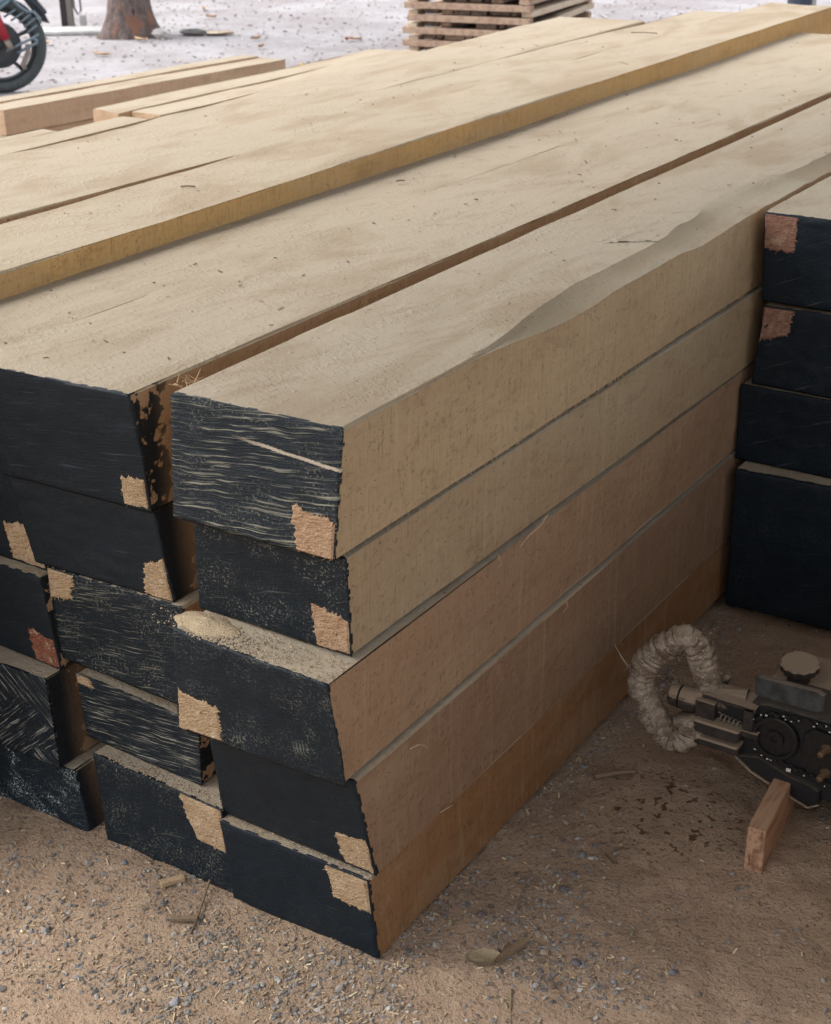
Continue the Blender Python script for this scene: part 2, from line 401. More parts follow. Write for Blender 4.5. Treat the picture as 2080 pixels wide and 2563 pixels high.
# ------------------------------------------------------------------ timber beams
def beam_body(fc, bc, seed, r0=.004, wane=None, amp=.0025, fibres=(), capped=True):
    """fc/bc: front and back corners TL,TR,BR,BL. returns V,F, front perimeter loop"""
    fc = np.array(fc, float); bc = np.array(bc, float)
    fr = np.array([0, .010, .035, .12, .26, .38, .5, .62, .74, .88, .965, .990])
    per = [(f, 1.) for f in fr] + [(1., 1-f) for f in fr] + [(1-f, 0.) for f in fr] + [(0., f) for f in fr]
    per = np.array(per); n = len(per)
    u, v = per[:, 0], per[:, 1]
    wts = np.stack([(1-u)*v, u*v, u*(1-v), (1-u)*(1-v)], 1)
    Fp = wts@fc; Bp = wts@bc
    L = abs(bc[:, 1].mean()-fc[:, 1].mean())
    ts = [0]; s_ = .012
    while ts[-1] < L-.03: ts.append(ts[-1]+s_); s_ = min(s_*1.12, .045)
    ts[-1] = L; ts = np.array(ts)/L; m = len(ts)
    P = Fp[None]+(Bp-Fp)[None]*ts[:, None, None]
    cen = P.mean(1, keepdims=True)
    # outward direction in the section (x,z)
    sx = np.where(u == 0, -1, np.where(u == 1, 1, 0)); sz = np.where(v == 0, -1, np.where(v == 1, 1, 0))
    nrm = np.stack([sx, 0*sx, sz], 1).astype(float)
    o = seed*13.7
    Q = P.copy(); Q[..., 1] *= .45
    lo = fbm(Q, 2.3, 2, o)*amp*1.3
    mid = fbm(Q, 14, 3, o+50)*amp*.45
    P = P + nrm[None]*(lo+mid)[..., None]
    # rounded, nibbled edges: corner vertices pulled inward
    for ci, (a, b) in enumerate(((-1, 1), (1, 1), (1, -1), (-1, -1))):
        idx = ci*len(fr)
        yy = P[:, idx, :]*np.array([0, 1, 0])+ci*9.1
        r = (r0 if b > 0 else max(r0, .0055))*(1+.7*fbm(yy, 9, 3, o)+.5*np.clip(fbm(yy, 40, 2, o+9), 0, 1))
        r = np.clip(r, .001, None)
        P[:, idx, 0] -= a*r*.6; P[:, idx, 2] -= b*r*.6
    if wane is not None:                      # natural bevel on the top right edge: (y, dx, dz)
        wy, wx, wz = np.array(wane).T
        yy = P[:, :, 1].mean(1); dx = np.interp(yy, wy, wx); dz = np.interp(yy, wy, wz)
        k = (fbm(np.stack([yy*0, yy, yy*0], 1), 6, 3, o)*.12+1)
        dx = dx*k; dz = dz*k
        xr = P[:, 12, 0].copy(); zt = P[:, 12, 2].copy()
        hi = fbm(np.stack([yy*0+3, yy, yy*0], 1), 30, 3, o)
        dx = np.where(dx > .002, dx*(1+.10*hi), dx); dz = np.where(dz > .002, dz*(1+.22*fbm(np.stack([yy*0+8, yy, yy*0], 1), 24, 3, o)), dz)
        xl = P[:, 0, 0]; zb = P[:, 24, 2]; wd = xr-xl; ht = zt-zb
        ft = (wd-dx)/(.965*wd); fs = (ht-dz)/(.990*ht); on = dx > .002
        for j in range(1, 11): P[on, j, 0] = (xl+(P[:, j, 0]-xl)*ft)[on]
        for j in range(13, 24): P[on, j, 2] = (zb+(P[:, j, 2]-zb)*fs)[on]
        for j, t in ((11, .33), (12, .68)):
            P[on, j, 0] = (xr-dx*(1-t))[on]; P[on, j, 2] = (zt-dz*t+.0015*hi)[on]
    V = P.reshape(-1, 3).tolist(); F = []
    for i in range(m-1):
        for j in range(n):
            a, b = i*n+j, i*n+(j+1) % n
            F.append([a, a+n, b+n, b])
    if not capped: F.append(list(range(n)))
    F.append([(m-1)*n+j for j in range(n)][::-1])
    # splintery fibres: (corner index, y0, y1, count, length)
    rs = random.Random(seed)
    for ci, y0, y1, cnt, ln in fibres:
        yy = P[:, ci*12, 1]
        for _ in range(cnt):
            lo_, hi_ = max(y0, float(yy.min())), min(y1, float(yy.max()))
            if hi_ <= lo_: continue
            y = lo_+(hi_-lo_)*rs.random(); i = int(np.argmin(abs(yy-y))); p = Vector(P[i, ci*12]); p.y = y
            a, b = ((-1, 1), (1, 1), (1, -1), (-1, -1))[ci]
            dr = Vector((a*rs.uniform(0, .5), rs.uniform(-1, 1), b*rs.uniform(.1, 1) if b < 0 else rs.uniform(-.1, .6))).normalized()
            l = ln*rs.uniform(.3, 1.2); w_ = rs.uniform(.0005, .0017)
            q = p-dr*.003; sd = dr.cross(Vector((1, 0, 0))).normalized()*w_; k = len(V)
            tip = p+dr*l; V += [list(q+sd), list(q-sd), list(tip), list(q+Vector((w_, 0, 0)))]
            F += [[k, k+1, k+2], [k+1, k+3, k+2], [k+3, k, k+2]]
    return V, F, P[0]
FR = np.array([0, .010, .035, .12, .26, .38, .5, .62, .74, .88, .965, .990])
PER = np.array([(f, 1.) for f in FR]+[(1., 1-f) for f in FR]+[(1-f, 0.) for f in FR]+[(0., f) for f in FR])
def end_cap(loop, fc, seed, y_off=.0016):
    """Coons patch over the beam end, its rim exactly on the wood's rim, pushed out a little and roughened"""
    fc = np.array(fc, float); nf = len(FR)
    def bil(u, v): return np.stack([(1-u)*v, u*v, u*(1-v), (1-u)*(1-v)], -1)@fc
    off = loop-bil(PER[:, 0], PER[:, 1]); cl = lambda a: np.concatenate([off[a*nf:(a+1)*nf], off[((a+1)*nf) % (4*nf)][None]])
    F1 = np.append(FR, 1.)
    top, right, bot, left = cl(0), cl(1), cl(2)[::-1], cl(3)
    uu = np.unique(np.concatenate([F1, np.linspace(.06, .94, 22), [.004, .02, .98, .996]])); vv = np.unique(np.concatenate([F1, np.linspace(.08, .92, 16)]))
    I = lambda t, o, x: np.stack([np.interp(x, t, o[:, k]) for k in range(3)], -1)
    Ug, Vg = np.meshgrid(uu, vv, indexing='ij'); u, v = Ug[..., None], Vg[..., None]
    T = I(F1, top, uu)[:, None]; B = I(1-F1[::-1], bot, uu)[:, None]; Rr = I(1-F1[::-1], right[::-1], vv)[None]; Lf = I(F1, left, vv)[None]
    c00, c10, c01, c11 = left[0], bot[-1], left[-1], right[0]
    Q = bil(Ug, Vg)+(1-v)*B+v*T+(1-u)*Lf+u*Rr-((1-u)*(1-v)*c00+u*(1-v)*c10+(1-u)*v*c01+u*v*c11)
    ed = np.minimum(np.minimum(Ug, 1-Ug)*.28, np.minimum(Vg, 1-Vg)*.17)
    k = np.clip(ed/.004, .3, 1)
    Q[..., 1] -= k*(y_off+np.abs(fbm(Q, 30, 3, seed))*.0024)
    jit = np.where(ed < 1e-6, 1, 0)[..., None]*vn(Q, 230, seed)[..., None]*.0008
    ctr = bil(np.array(.5), np.array(.5)); o = Q-ctr; o[..., 1] = 0; Q = Q+o/np.linalg.norm(o+1e-9, axis=-1, keepdims=True)*jit
    a, b = len(uu), len(vv); V = Q.reshape(-1, 3).tolist(); F = []
    for i in range(a-1):
        for j in range(b-1): q = i*b+j; F.append([q, q+b, q+b+1, q+1])
    rim = [i*b for i in range(a)]+[(a-1)*b+j for j in range(1, b)]+[i*b+b-1 for i in range(a-2, -1, -1)]+[j for j in range(b-2, 0, -1)]
    n0 = len(V)
    for q in rim: V.append([V[q][0], V[q][1]+.004, V[q][2]])
    for k2 in range(len(rim)):
        k3 = (k2+1) % len(rim); F.append([rim[k3], rim[k2], n0+k2, n0+k3])
    return V, F
def patch(fc, rect, seed, dy=.0042, N=26):
    """ragged bare area on the painted end, rect in (u0,v0,u1,v1), u from left, v from bottom"""
    fc = np.array(fc, float); u0, v0, u1, v1 = rect; rs = random.Random(seed*3+1)
    V = []; F = []; sk = [rs.uniform(-.5, .5) for _ in range(4)]; du, dv = u1-u0, v1-v0
    for i in range(N+1):
        for j in range(N+1):
            u = u0+du*i/N; v = v0+dv*j/N
            if u0 > .03: u += (1-i/N)*du*.30*sk[0]*(j/N*2-1)
            if u1 < .97: u += i/N*du*.30*sk[1]*(j/N*2-1)
            if v0 > .03: v += (1-j/N)*dv*.30*sk[2]*(i/N*2-1)
            if v1 < .97: v += j/N*dv*.30*sk[3]*(i/N*2-1)
            edge = (i in (0, N)) or (j in (0, N))
            nz_ = lambda q, o: float(vn(np.array([q*9., seed+o, .5])))*.016+(rs.random()**3)*.022
            if i == 0 and u0 > .03: u -= nz_(j/N, 0)
            if i == N and u1 < .97: u += nz_(j/N, 3)
            if j == 0 and v0 > .03: v -= nz_(i/N, 5)*1.5
            if j == N and v1 < .97: v += nz_(i/N, 7)*1.5
            wt = np.array([(1-u)*v, u*v, u*(1-v), (1-u)*(1-v)]); p = wt@fc
            cpull = .0022
            if u >= .985: p[0] -= cpull
            if u <= .015: p[0] += cpull
            if v >= .985: p[2] -= cpull
            if v <= .015: p[2] += cpull
            p[1] -= dy*(.55 if edge else 1)+abs(rs.gauss(0, .0004))
            V.append(p.tolist())
    nn = N+1
    for i in range(N):
        for j in range(N):
            a = i*nn+j; F.append([a, a+nn, a+nn+1, a+1])
    # skirt back into the end
    ring = [i*nn for i in range(nn)]+[N*nn+j for j in range(1, nn)]+[i*nn+N for i in range(N-1, -1, -1)]+[j for j in range(N-1, 0, -1)]
    b = len(V)
    for i in ring: V.append([V[i][0], V[i][1]+.008, V[i][2]])
    for k in range(len(ring)):
        k2 = (k+1) % len(ring); F.append([ring[k2], ring[k], b+k, b+k2])
    # torn fibres
    for _ in range(60):
        i = rs.choice(ring if rs.random() < .75 else range(nn*nn)); p = Vector(V[i])
        dr = Vector((rs.uniform(-1, 1), rs.uniform(-.9, -.1), rs.uniform(-1, 1))).normalized(); l = rs.uniform(.002, .007); w_ = .0006
        sd = dr.cross(Vector((0, 1, .2))).normalized()*w_; k = len(V)
        p.y += .001
        V += [list(p+sd), list(p-sd), list(p+dr*l)]; F.append([k, k+1, k+2])
    return V, F
SIDE = (.34, .225, .135, 1)
beams = []
def beam(fc, end_y, label, group, endmat='end_smooth', patches=(), seed=1, side=SIDE, wood='wood', wane=None, bx=(0, 0), bz=(0, 0),
         fibres=((2, 0, 1.4, 45, .010), (1, 0, 1.4, 25, .006)), amp=.0025, cap=True, pm=('bare',), r0=.004, cat='timber beam', name='timber'):
    fc = [tuple(map(float, q)) for q in fc]
    bc = [(fc[0][0]+bx[0], end_y, fc[0][2]+bz[1]), (fc[1][0]+bx[1], end_y, fc[1][2]+bz[1]), (fc[2][0]+bx[1], end_y, fc[2][2]+bz[0]), (fc[3][0]+bx[0], end_y, fc[3][2]+bz[0])]
    org = fc[3]
    t = thing(name, label, cat, org, group)
    V, F, loop = beam_body(fc, bc, seed, r0, wane, amp, fibres, cap)
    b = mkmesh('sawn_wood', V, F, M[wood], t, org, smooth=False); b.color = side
    me = b.data
    me.polygons.foreach_set("use_smooth", [len(p.vertices) == 4 for p in me.polygons]); me.set_sharp_from_angle(angle=R_(19))
    if cap:
        V, F = end_cap(loop, fc, seed); mkmesh('painted_end', V, F, M[endmat], t, org, smooth=True)
    for i, r in enumerate(patches):
        V, F = patch(fc, r, seed+i); mkmesh('bare_patch', V, F, M[pm[min(i, len(pm)-1)]], t, org)
    return t
G1 = 'black-ended beams of the near timber stack'
# column 1 (right), rows from the top. corners TL,TR,BR,BL
WANE = [(.27, 0, 0), (.38, .016, .008), (.48, .033, .022), (.62, .045, .018), (.80, .046, .014), (.98, .045, .016), (1.1, .06, .022), (1.21, .071, .020), (1.33, .08, .015), (1.50, .078, .015), (1.70, .045, .014), (1.9, .04, .018), (4.1, .03, .02)]
beam([(-.278, -.053, .885), (.000, -.042, .885), (-.004, -.064, .706), (-.283, -.066, .706)], 4.05,
     "topmost beam at the near corner, black end scored with pale ridges and a long gouge", G1, 'end_ridge', [(.765, 0, 1, .31)], 1,
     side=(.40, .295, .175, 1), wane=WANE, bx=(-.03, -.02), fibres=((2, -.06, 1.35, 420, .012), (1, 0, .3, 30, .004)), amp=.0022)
beam([(-.262, -.050, .6995), (-.004, -.036, .6995), (-.010, -.026, .543), (-.287, -.026, .541)], 4.1,
     "second beam down at the near corner, grainy black end with an orange bare corner", G1, 'end_gran', [(.775, 0, 1, .40)], 2,
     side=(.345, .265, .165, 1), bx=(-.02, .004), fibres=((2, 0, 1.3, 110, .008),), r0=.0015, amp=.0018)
beam([(-.276, -.092, .538), (.004, -.100, .538), (-.002, -.066, .357), (-.300, -.078, .357)], 4.0,
     "third beam down at the near corner, sticking out under a little sawdust heap", G1, 'end_swirl', [(0, 0, .27, .37)], 3,
     side=(.31, .20, .125, 1), bx=(-.02, -.034), fibres=((2, 0, 1.3, 120, .008), (1, -.10, .02, 60, .007)), r0=.008, amp=.004, pm=('bare_light',))  # side colours from the third beam down darkened to deepen the shade
beam([(-.270, -.050, .353), (.003, -.050, .352), (.002, -.003, .159), (-.297, .000, .159)], 4.1,
     "fourth beam down at the near corner, plain black end, bare lower right corner", G1, 'end_smooth', [(.80, 0, 1, .36)], 4,
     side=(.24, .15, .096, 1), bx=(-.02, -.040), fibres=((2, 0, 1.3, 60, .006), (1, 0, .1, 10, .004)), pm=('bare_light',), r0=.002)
beam([(-.293, -.016, .152), (-.005, -.014, .152), (-.002, 0, -.004), (-.280, -.006, -.004)], 4.0,
     "lowest beam at the near corner, plain black end with a bare upper right corner", G1, 'end_smooth', [(.74, .60, 1, 1)], 5,
     side=(.23, .115, .05, 1), bx=(-.02, -.030), bz=(.085, 0), fibres=((2, 0, 1.3, 30, .008), (1, -.02, .03, 25, .006)), pm=('bare_light',), r0=.0015)  # clean orange wood, with some shade put into its side colour
# column 2
beam([(-.697, -.060, .86), (-.376, -.036, .86), (-.385, -.005, .665), (-.685, -.018, .665)], 4.1,
     'topmost beam of the middle column, brushed black end with a bare lower right corner', G1, 'end_brush', [(.84, 0, 1, .27)], 6,
     wood='wood_splash', bx=(-.004, 0), fibres=((1, -.03, 1.5, 60, .005), (2, 0, .3, 10, .006)), amp=.0025, pm=('bare_light',), side=(.27, .175, .105, 1))
beam([(-.686, -.010, .66), (-.391, .005, .66), (-.380, .020, .503), (-.668, .008, .503)], 4.0,
     'second beam of the middle column, plain black end above the finely ridged one', G1, 'end_smooth', [(.83, 0, 1, .42)], 7, wood='wood_splash2', pm=('bare_light',))
beam([(-.644, .008, .5), (-.360, .013, .5), (-.385, .019, .318), (-.670, .028, .318)], 4.1,
     'third beam of the middle column, finely ridged black end with a bare upper left corner', G1, 'end_diag', [(0, .70, .19, 1)], 8, pm=('bare_light',))
beam([(-.618, .018, .305), (-.352, .020, .292), (-.362, .024, .17), (-.626, .035, .17)], 4.0,
     'thin fourth beam of the middle column, black end with long pale diagonal lines', G1, 'end_line', [(0, .86, .12, 1)], 9, wood='wood_splash', pm=('bare_light',))
beam([(-.584, .002, .166), (-.293, -.008, .166), (-.286, .002, -.004), (-.568, -.003, -.004)], 4.1,
     "lowest beam of the middle column, dull black end with a bare upper right corner", G1, 'end_gran', [(.73, .50, 1, 1)], 10, wood='wood_splash', pm=('bare_light',))
# column 3
beam([(-.985, -.02, .8600), (-.688, -.02, .8600), (-.700, .0, .675), (-.985, 0, .675)], 4.0,
     'topmost beam of the left column, flush with the middle one and under the raised beams', G1, 'end_smooth', [(.80, 0, 1, .35)], 11, wood='wood_splash', pm=('bare_dark',))
beam([(-.99, -.01, .672), (-.700, .005, .672), (-.655, .018, .487), (-.95, .018, .487)], 4.0,
     'second beam of the left column, black end with a pale bare lower right corner', G1, 'end_smooth', [(.76, 0, 1, .40)], 12, pm=('bare_light',))
beam([(-.94, .002, .483), (-.651, -.006, .483), (-.657, .022, .296), (-.95, .03, .296)], 4.0,
     'third beam of the left column, black end with a reddish bare lower right corner', G1, 'end_smooth', [(.80, 0, 1, .34)], 13, pm=('bare_dark',), wood='wood_splash')
beam([(-.95, -.015, .29), (-.664, -.010, .29), (-.663, -.004, .11), (-.95, -.006, .11)], 4.0,
     'fourth beam of the left column, black end covered with crossing saw cuts', G1, 'end_cross', [], 14, wood='wood_splash2')
beam([(-.93, -.003, .107), (-.640, .005, .107), (-.612, -.004, -.004), (-.90, -.012, -.004)], 4.0,
     'lowest beam of the left column, black end sprinkled with pale specks', G1, 'end_spark', [], 15, wood='wood_splash2')
# raised beams behind, fronts outside the frame
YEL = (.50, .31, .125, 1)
def hid(x0, x1, z0, z1, y0, y1, seed, label, side=SIDE, bx=(0, 0), group='raised dusty beams along the back of the near stack', fib=None, amp=.003, r0=.003, bz=(0, 0)):
    return beam([(x0, y0, z1), (x1, y0, z1), (x1, y0, z0), (x0, y0, z0)], y1, label, group, 'end_smooth', [], seed, side=side, bx=bx,
                fibres=fib or ((1, 0, 3.8, 60, .006),), amp=amp, r0=r0, bz=bz)
hid(-1.158, -.890, .735, .903, -.30, 4.35, 16, 'raised beam with a yellowish side, stepping up behind the flat beams', YEL, bx=(0, -.01), fib=((1, 0, 4.2, 260, .008),), bz=(.015, .015), amp=.004)
hid(-1.40, -1.180, .74, .9125, -.25, 4.2, 17, 'wide dusty beam right behind the raised yellowish one, a dark crack between them', bx=(.004, .060), bz=(0, -.018))
hid(-1.645, -1.397, .74, .899, -.3, 3.75, 18, 'dusty beam at the back edge of the near stack, reaching towards the stickered boards', bx=(-.10, -.002), amp=.005)
hid(-1.80, -1.662, .745, .893, -.3, 1.46, 19, 'narrow short beam at the far left back edge of the near stack')
hid(-1.93, -1.825, .735, .872, -.3, 1.30, 20, 'pale strip of a beam lying lowest along the back left edge of the near stack')
for x0, x1 in ((-1.16, -.89), (-1.41, -1.172), (-1.66, -1.43), (-1.93, -1.69)):
    for k in range(4):
        hid(x0, x1, .183*k-.003, .183*k+.178, -.28+.02*k, 4.0, 30+k+int(x0*-10), 'beam under the raised dusty beams at the back of the near stack', group='buried beams under the raised ones')
# right stack
G2 = 'black-ended beams of the right stack'
beam([(.014, 1.355, .874), (.290, 1.345, .874), (.295, 1.36, .696), (.022, 1.36, .696)], 4.6, 'topmost beam of the right stack, pinkish bare upper left corner on a black end', G2, 'end_far', [(0, .60, .245, 1)], 21, pm=('bare_pink',), amp=.002, fibres=((0, 1.3, 2.2, 60, .008),))
beam([(.024, 1.365, .683), (.300, 1.365, .683), (.285, 1.36, .518), (.014, 1.36, .518)], 4.6, 'second beam of the right stack, smaller pinkish bare upper left corner on a black end', G2, 'end_far', [(0, .62, .22, 1)], 22, pm=('bare_pink',), amp=.002)
beam([(-.006, 1.355, .512), (.280, 1.355, .512), (.276, 1.36, .345), (-.009, 1.36, .345)], 4.6, 'third beam of the right stack, wholly black end jutting a little to the left', G2, 'end_far', [], 23, amp=.002)
beam([(.010, 1.316, .341), (.290, 1.330, .341), (.288, 1.325, .020), (.012, 1.318, .020)], 4.6, 'tall lowest timber of the right stack, black end jutting out under a dusty ledge', G2, 'end_gran2', [], 24, amp=.002)

# the right stack goes on past the frame, and an unseen pile right of the saw is added to block low light
for cx in (.31, .61, .91):
    for k in range(5):
        hid(cx, cx+.285, .176*k+.02, .176*k+.19, 1.37+.01*k, 4.6, 70+k+int(cx*100), 'black-ended beam further right in the right stack', group='right stack beams past the saw')
for cx in (1.06, 1.36):
    for k in range(5):
        hid(cx, cx+.285, .176*k, .176*k+.172, -.1+.02*k, 1.3, 90+k+int(cx*100), 'added beam in the unseen light-blocking pile right of the saw', group='added light-blocking beams right of the saw')

# ------------------------------------------------------------------ sawdust heap and crumbs
def chips(name, spots, label, cat, mat, kind='stuff'):
    mb = MB()
    for (p, l, w_, h_, c) in spots:
        a = rng.uniform(0, 6.28); dx = Vector((math.cos(a), math.sin(a), rng.uniform(-.35, .35))).normalized()
        dz = Vector((rng.uniform(-.4, .4), rng.uniform(-.4, .4), 1)).normalized(); dy = dz.cross(dx).normalized(); dz = dx.cross(dy)
        P = Vector(p); q = rng.uniform(.6, 1.2, 8)
        V = [P+dx*sx*l*q[i]/2+dy*sy*w_*q[7-i]/2+dz*sz*h_/2 for i, (sx, sy, sz) in enumerate([(-1, -1, -1), (1, -1, -1), (1, 1, -1), (-1, 1, -1), (-1, -1, 1), (1, -1, 1), (1, 1, 1), (-1, 1, 1)])]
        mb.add(V, [[0, 3, 2, 1], [4, 5, 6, 7], [0, 1, 5, 4], [1, 2, 6, 5], [2, 3, 7, 6], [3, 0, 4, 7]], c)
    return tag(mb.build(name, mat), label, cat, kind=kind)
tm = NT('chips_and_stones', .9, .25); at = tm.n('ShaderNodeAttribute', attribute_name='tint'); tv = tm.n('ShaderNodeTexCoord').outputs['Object']
tn = tm.noise(tv, 300, 3)
M['tint'] = tm.out(tm.mix(tm.ramp(tn, .4, .65, 0, .35), at.outputs['Color'], (.33, .25, .18)), tn, .5, .001)

def heap(c, rx, ry, h, seed):
    V = []; F = []; N = 26; K = 12
    for k in range(K+1):
        r = k/K
        for j in range(N):
            a = 2*math.pi*j/N; p = np.array([c[0]+rx*r*math.cos(a), c[1]+ry*r*math.sin(a), 0.])
            e = 1+.34*float(vn(np.array([math.cos(a), math.sin(a), seed]), 1.7))
            p[0] = c[0]+(p[0]-c[0])*e; p[1] = c[1]+(p[1]-c[1])*e
            z = h*(1-r)**.9*(1+.1*float(vn(p, 50, seed)))+float(vn(p, 160, seed))*.0012*(1 if r < .95 else 0)
            V.append((p[0], p[1], c[2]+z-(.003 if k == K else 0)))
    for k in range(K):
        for j in range(N): F.append([k*N+j, (k+1)*N+j, (k+1)*N+(j+1) % N, k*N+(j+1) % N])
    return V, F
sd = NT('sawdust', .95, .05); sv = sd.n('ShaderNodeTexCoord').outputs['Object']; s1 = sd.noise(sv, 420, 3, .7)
M['sawdust'] = sd.out(sd.mix(sd.ramp(s1, .4, .65), (.50, .40, .27), (.36, .27, .165)), s1, 1.0, .003)
V, F = heap((-.243, -.060, .537), .060, .030, .015, 3)
tag(mkmesh('sawdust_heap', V, F, M['sawdust'], None, (-.238, -.062, .537), smooth=True), 'small pale heap of sawdust on the ledge of the jutting third beam', 'sawdust heap')

sp = []
for _ in range(900):      # crumbs on the ledges
    k = rng.random()
    if k < .4: p = (-.21+rng.normal(0, .045), -.075+rng.uniform(-.02, .02), .5395)
    elif k < .48: p = (rng.uniform(-.27, 0), -.004-rng.uniform(0, .009), .1565)
    elif k < .85: p = (rng.uniform(-.24, 0), rng.uniform(-.1, -.04), .540)
    else: p = (rng.uniform(-.55, -.3), -.004+rng.uniform(0, .02), .168)
    s_ = rng.uniform(.0008, .0024); t_ = rng.uniform(.7, 1.1)
    sp.append((p, s_*1.6, s_, s_*.6, (.40*t_, .32*t_, .225*t_, 1)))
chips('sawdust_crumbs', sp, 'fine sawdust crumbs lying on the ledges of the beam ends', 'sawdust', M['tint'])
sp = []
for _ in range(520):
    x = rng.uniform(-1.6, -.02); y = rng.uniform(0, 3.8)
    z = .886 if x > -.28 else (.861 if x > -.88 else .903)
    if -.38 < x < -.275 or -.9 < x < -.87: continue
    s_ = rng.uniform(.001, .0035); t_ = rng.choice([.35, .7, 1.0])
    sp.append(((x, y, z+.001), s_*rng.uniform(1, 3.5), s_, s_*.5, (.34*t_, .24*t_, .16*t_, 1)))
chips('bark_crumbs', sp, 'dark crumbs of bark and wood scattered over the dusty beam tops', 'wood crumbs', M['tint'])

# ------------------------------------------------------------------ gravel, chips
PH = (1+5**.5)/2
ICO = np.array([(-1, PH, 0), (1, PH, 0), (-1, -PH, 0), (1, -PH, 0), (0, -1, PH), (0, 1, PH), (0, -1, -PH), (0, 1, -PH), (PH, 0, -1), (PH, 0, 1), (-PH, 0, -1), (-PH, 0, 1)])/1.9
ICF = np.array([(0, 11, 5), (0, 5, 1), (0, 1, 7), (0, 7, 10), (0, 10, 11), (1, 5, 9), (5, 11, 4), (11, 10, 2), (10, 7, 6), (7, 1, 8), (3, 9, 4), (3, 4, 2), (3, 2, 6), (3, 6, 8), (3, 8, 9), (4, 9, 5), (2, 4, 11), (6, 2, 10), (8, 6, 7), (9, 8, 1)])
def visible_ground(n):
    out = []
    while len(out) < n:
        P = np.stack([rng.uniform(-1.0, .95, 4000), rng.uniform(-.62, 1.35, 4000)], 1)
        # rough camera footprint and not under the stacks
        s1_ = P[:, 1] > -.44+(P[:, 0]+.45)*.62-.06
        under = (P[:, 0] < -.005) & (P[:, 1] > .0)
        s2_ = ~((P[:, 0] < -.35) & (P[:, 1] < -.35-.3*(P[:, 0]+.35)-.15))
        P = P[s1_ & ~under & s2_]; out += P.tolist()
    return np.array(out[:n])
def dens(P):
    Q = np.concatenate([P, 0*P[:, :1]], 1)
    lit = np.exp(-((P[:, 0]+.10)**2/.045+(P[:, 1]+.20)**2/.018))*1.5+np.exp(-((P[:, 0]+.02)**2/.03+(P[:, 1]+.10)**2/.008))
    right = np.exp(-((P[:, 0]-.24)**2/.02+(P[:, 1]-.14)**2/.03))*.9+np.exp(-((P[:, 0]-.19)**2/.012+(P[:, 1]-.33)**2/.02))*.35
    base = np.where((P[:, 0] < .05), .38, .055)
    return (base+lit+right)*np.clip(.7+1.6*fbm(Q, 8, 4, 5), .04, 2.4)
def stones(n, smin, smax, flat=.6, cols=None):
    P = visible_ground(n*3); P = P[rng.random(len(P)) < dens(P)/1.3][:n]; n = len(P)
    s_ = smin*(smax/smin)**(rng.random(n)**1.9)
    V = np.repeat(ICO[None], n, 0)*(1+rng.uniform(-.5, .3, (n, 12, 1)))
    V = V*rng.uniform(.42, 1.25, (n, 1, 3))*np.array([1, 1, flat])
    a = rng.uniform(0, 6.28, n); ca, sa = np.cos(a)[:, None], np.sin(a)[:, None]
    X = V[..., 0]*ca-V[..., 1]*sa; Y = V[..., 0]*sa+V[..., 1]*ca
    t = rng.uniform(-.7, .7, n)[:, None]; Z = V[..., 2]*np.cos(t)+X*np.sin(t); X = X*np.cos(t)-V[..., 2]*np.sin(t)
    V = np.stack([X, Y, Z], -1)*s_[:, None, None]/2
    z = ground_z(np.concatenate([P, 0*P[:, :1]], 1))+s_*.05
    V = V+np.stack([P[:, 0], P[:, 1], z], -1)[:, None]
    F = (ICF[None]+(np.arange(n)*12)[:, None, None]).reshape(-1, 3)
    c = np.array(cols)[rng.integers(0, len(cols), n)]*rng.uniform(.5, 1.2, (n, 1)); c = np.concatenate([c, np.ones((n, 1))], 1)
    return V.reshape(-1, 3), F, np.repeat(c, 20, 0)
GREY = [(.20, .195, .19), (.26, .245, .23), (.17, .17, .175), (.32, .30, .27), (.27, .23, .19), (.38, .36, .33), (.14, .135, .14), (.23, .235, .24), (.33, .26, .19), (.30, .22, .15)]
V, F, C_ = stones(20000, .0022, .0135, .55, GREY)
tag(mkmesh('gravel', V, F, M['tint'], cols=C_), 'grey crushed gravel strewn over the dust in front of the stack', 'gravel', kind='stuff')
P = visible_ground(12000); P = P[rng.random(len(P)) < dens(P)/1.5+.12*(P[:, 0] < .02)][:6000]
sp = []
for x, y in P:
    l = rng.uniform(.0025, .011)*(1.7 if rng.random() < .06 else 1); t_ = rng.uniform(.6, 1.15)
    cc = [(.52, .39, .24), (.38, .26, .16), (.30, .22, .15), (.62, .50, .33)][rng.integers(0, 4)]
    sp.append(((x, y, gz(x, y)+.0015), l, rng.uniform(.001, .0032), rng.uniform(.0006, .0016), (cc[0]*t_, cc[1]*t_, cc[2]*t_, 1)))
chips('wood_chips', sp, 'small wood chips and shavings mixed into the dust and gravel', 'wood chips', M['tint'])
# individually visible stones
def stone(x, y, s_, c, label, seed, flat=.6):
    r = np.random.default_rng(seed)
    V = ICO*(1+r.uniform(-.22, .2, (12, 1)))*np.array([1, r.uniform(.65, .9), flat])*s_/2
    a = r.uniform(0, 6); V = V@np.array([[math.cos(a), -math.sin(a), 0], [math.sin(a), math.cos(a), 0], [0, 0, 1]])
    # split every edge once for a rounder stone
    V = V.tolist(); F = []; mid = {}
    def md(i, j):
        k = (min(i, j), max(i, j))
        if k not in mid:
            p = (np.array(V[i])+np.array(V[j]))/2*(1.10+r.uniform(-.05, .05)); V.append(p.tolist()); mid[k] = len(V)-1
        return mid[k]
    for a_, b_, c_ in ICF:
        x1, x2, x3 = md(a_, b_), md(b_, c_), md(c_, a_); F += [(a_, x1, x3), (x1, b_, x2), (x3, x2, c_), (x1, x2, x3)]
    z = gz(x, y); V = np.array(V)+np.array([x, y, z+s_*flat*.22])
    o = mkmesh('stone', V, F, M['tint'], None, (x, y, z), cols=[(*c, 1)]*len(F))
    tag(o, label, 'stone')
stone(.079, .170, .017, (.10, .09, .10), 'dark purplish stone alone on the bare dust beside the lowest beam', 1)
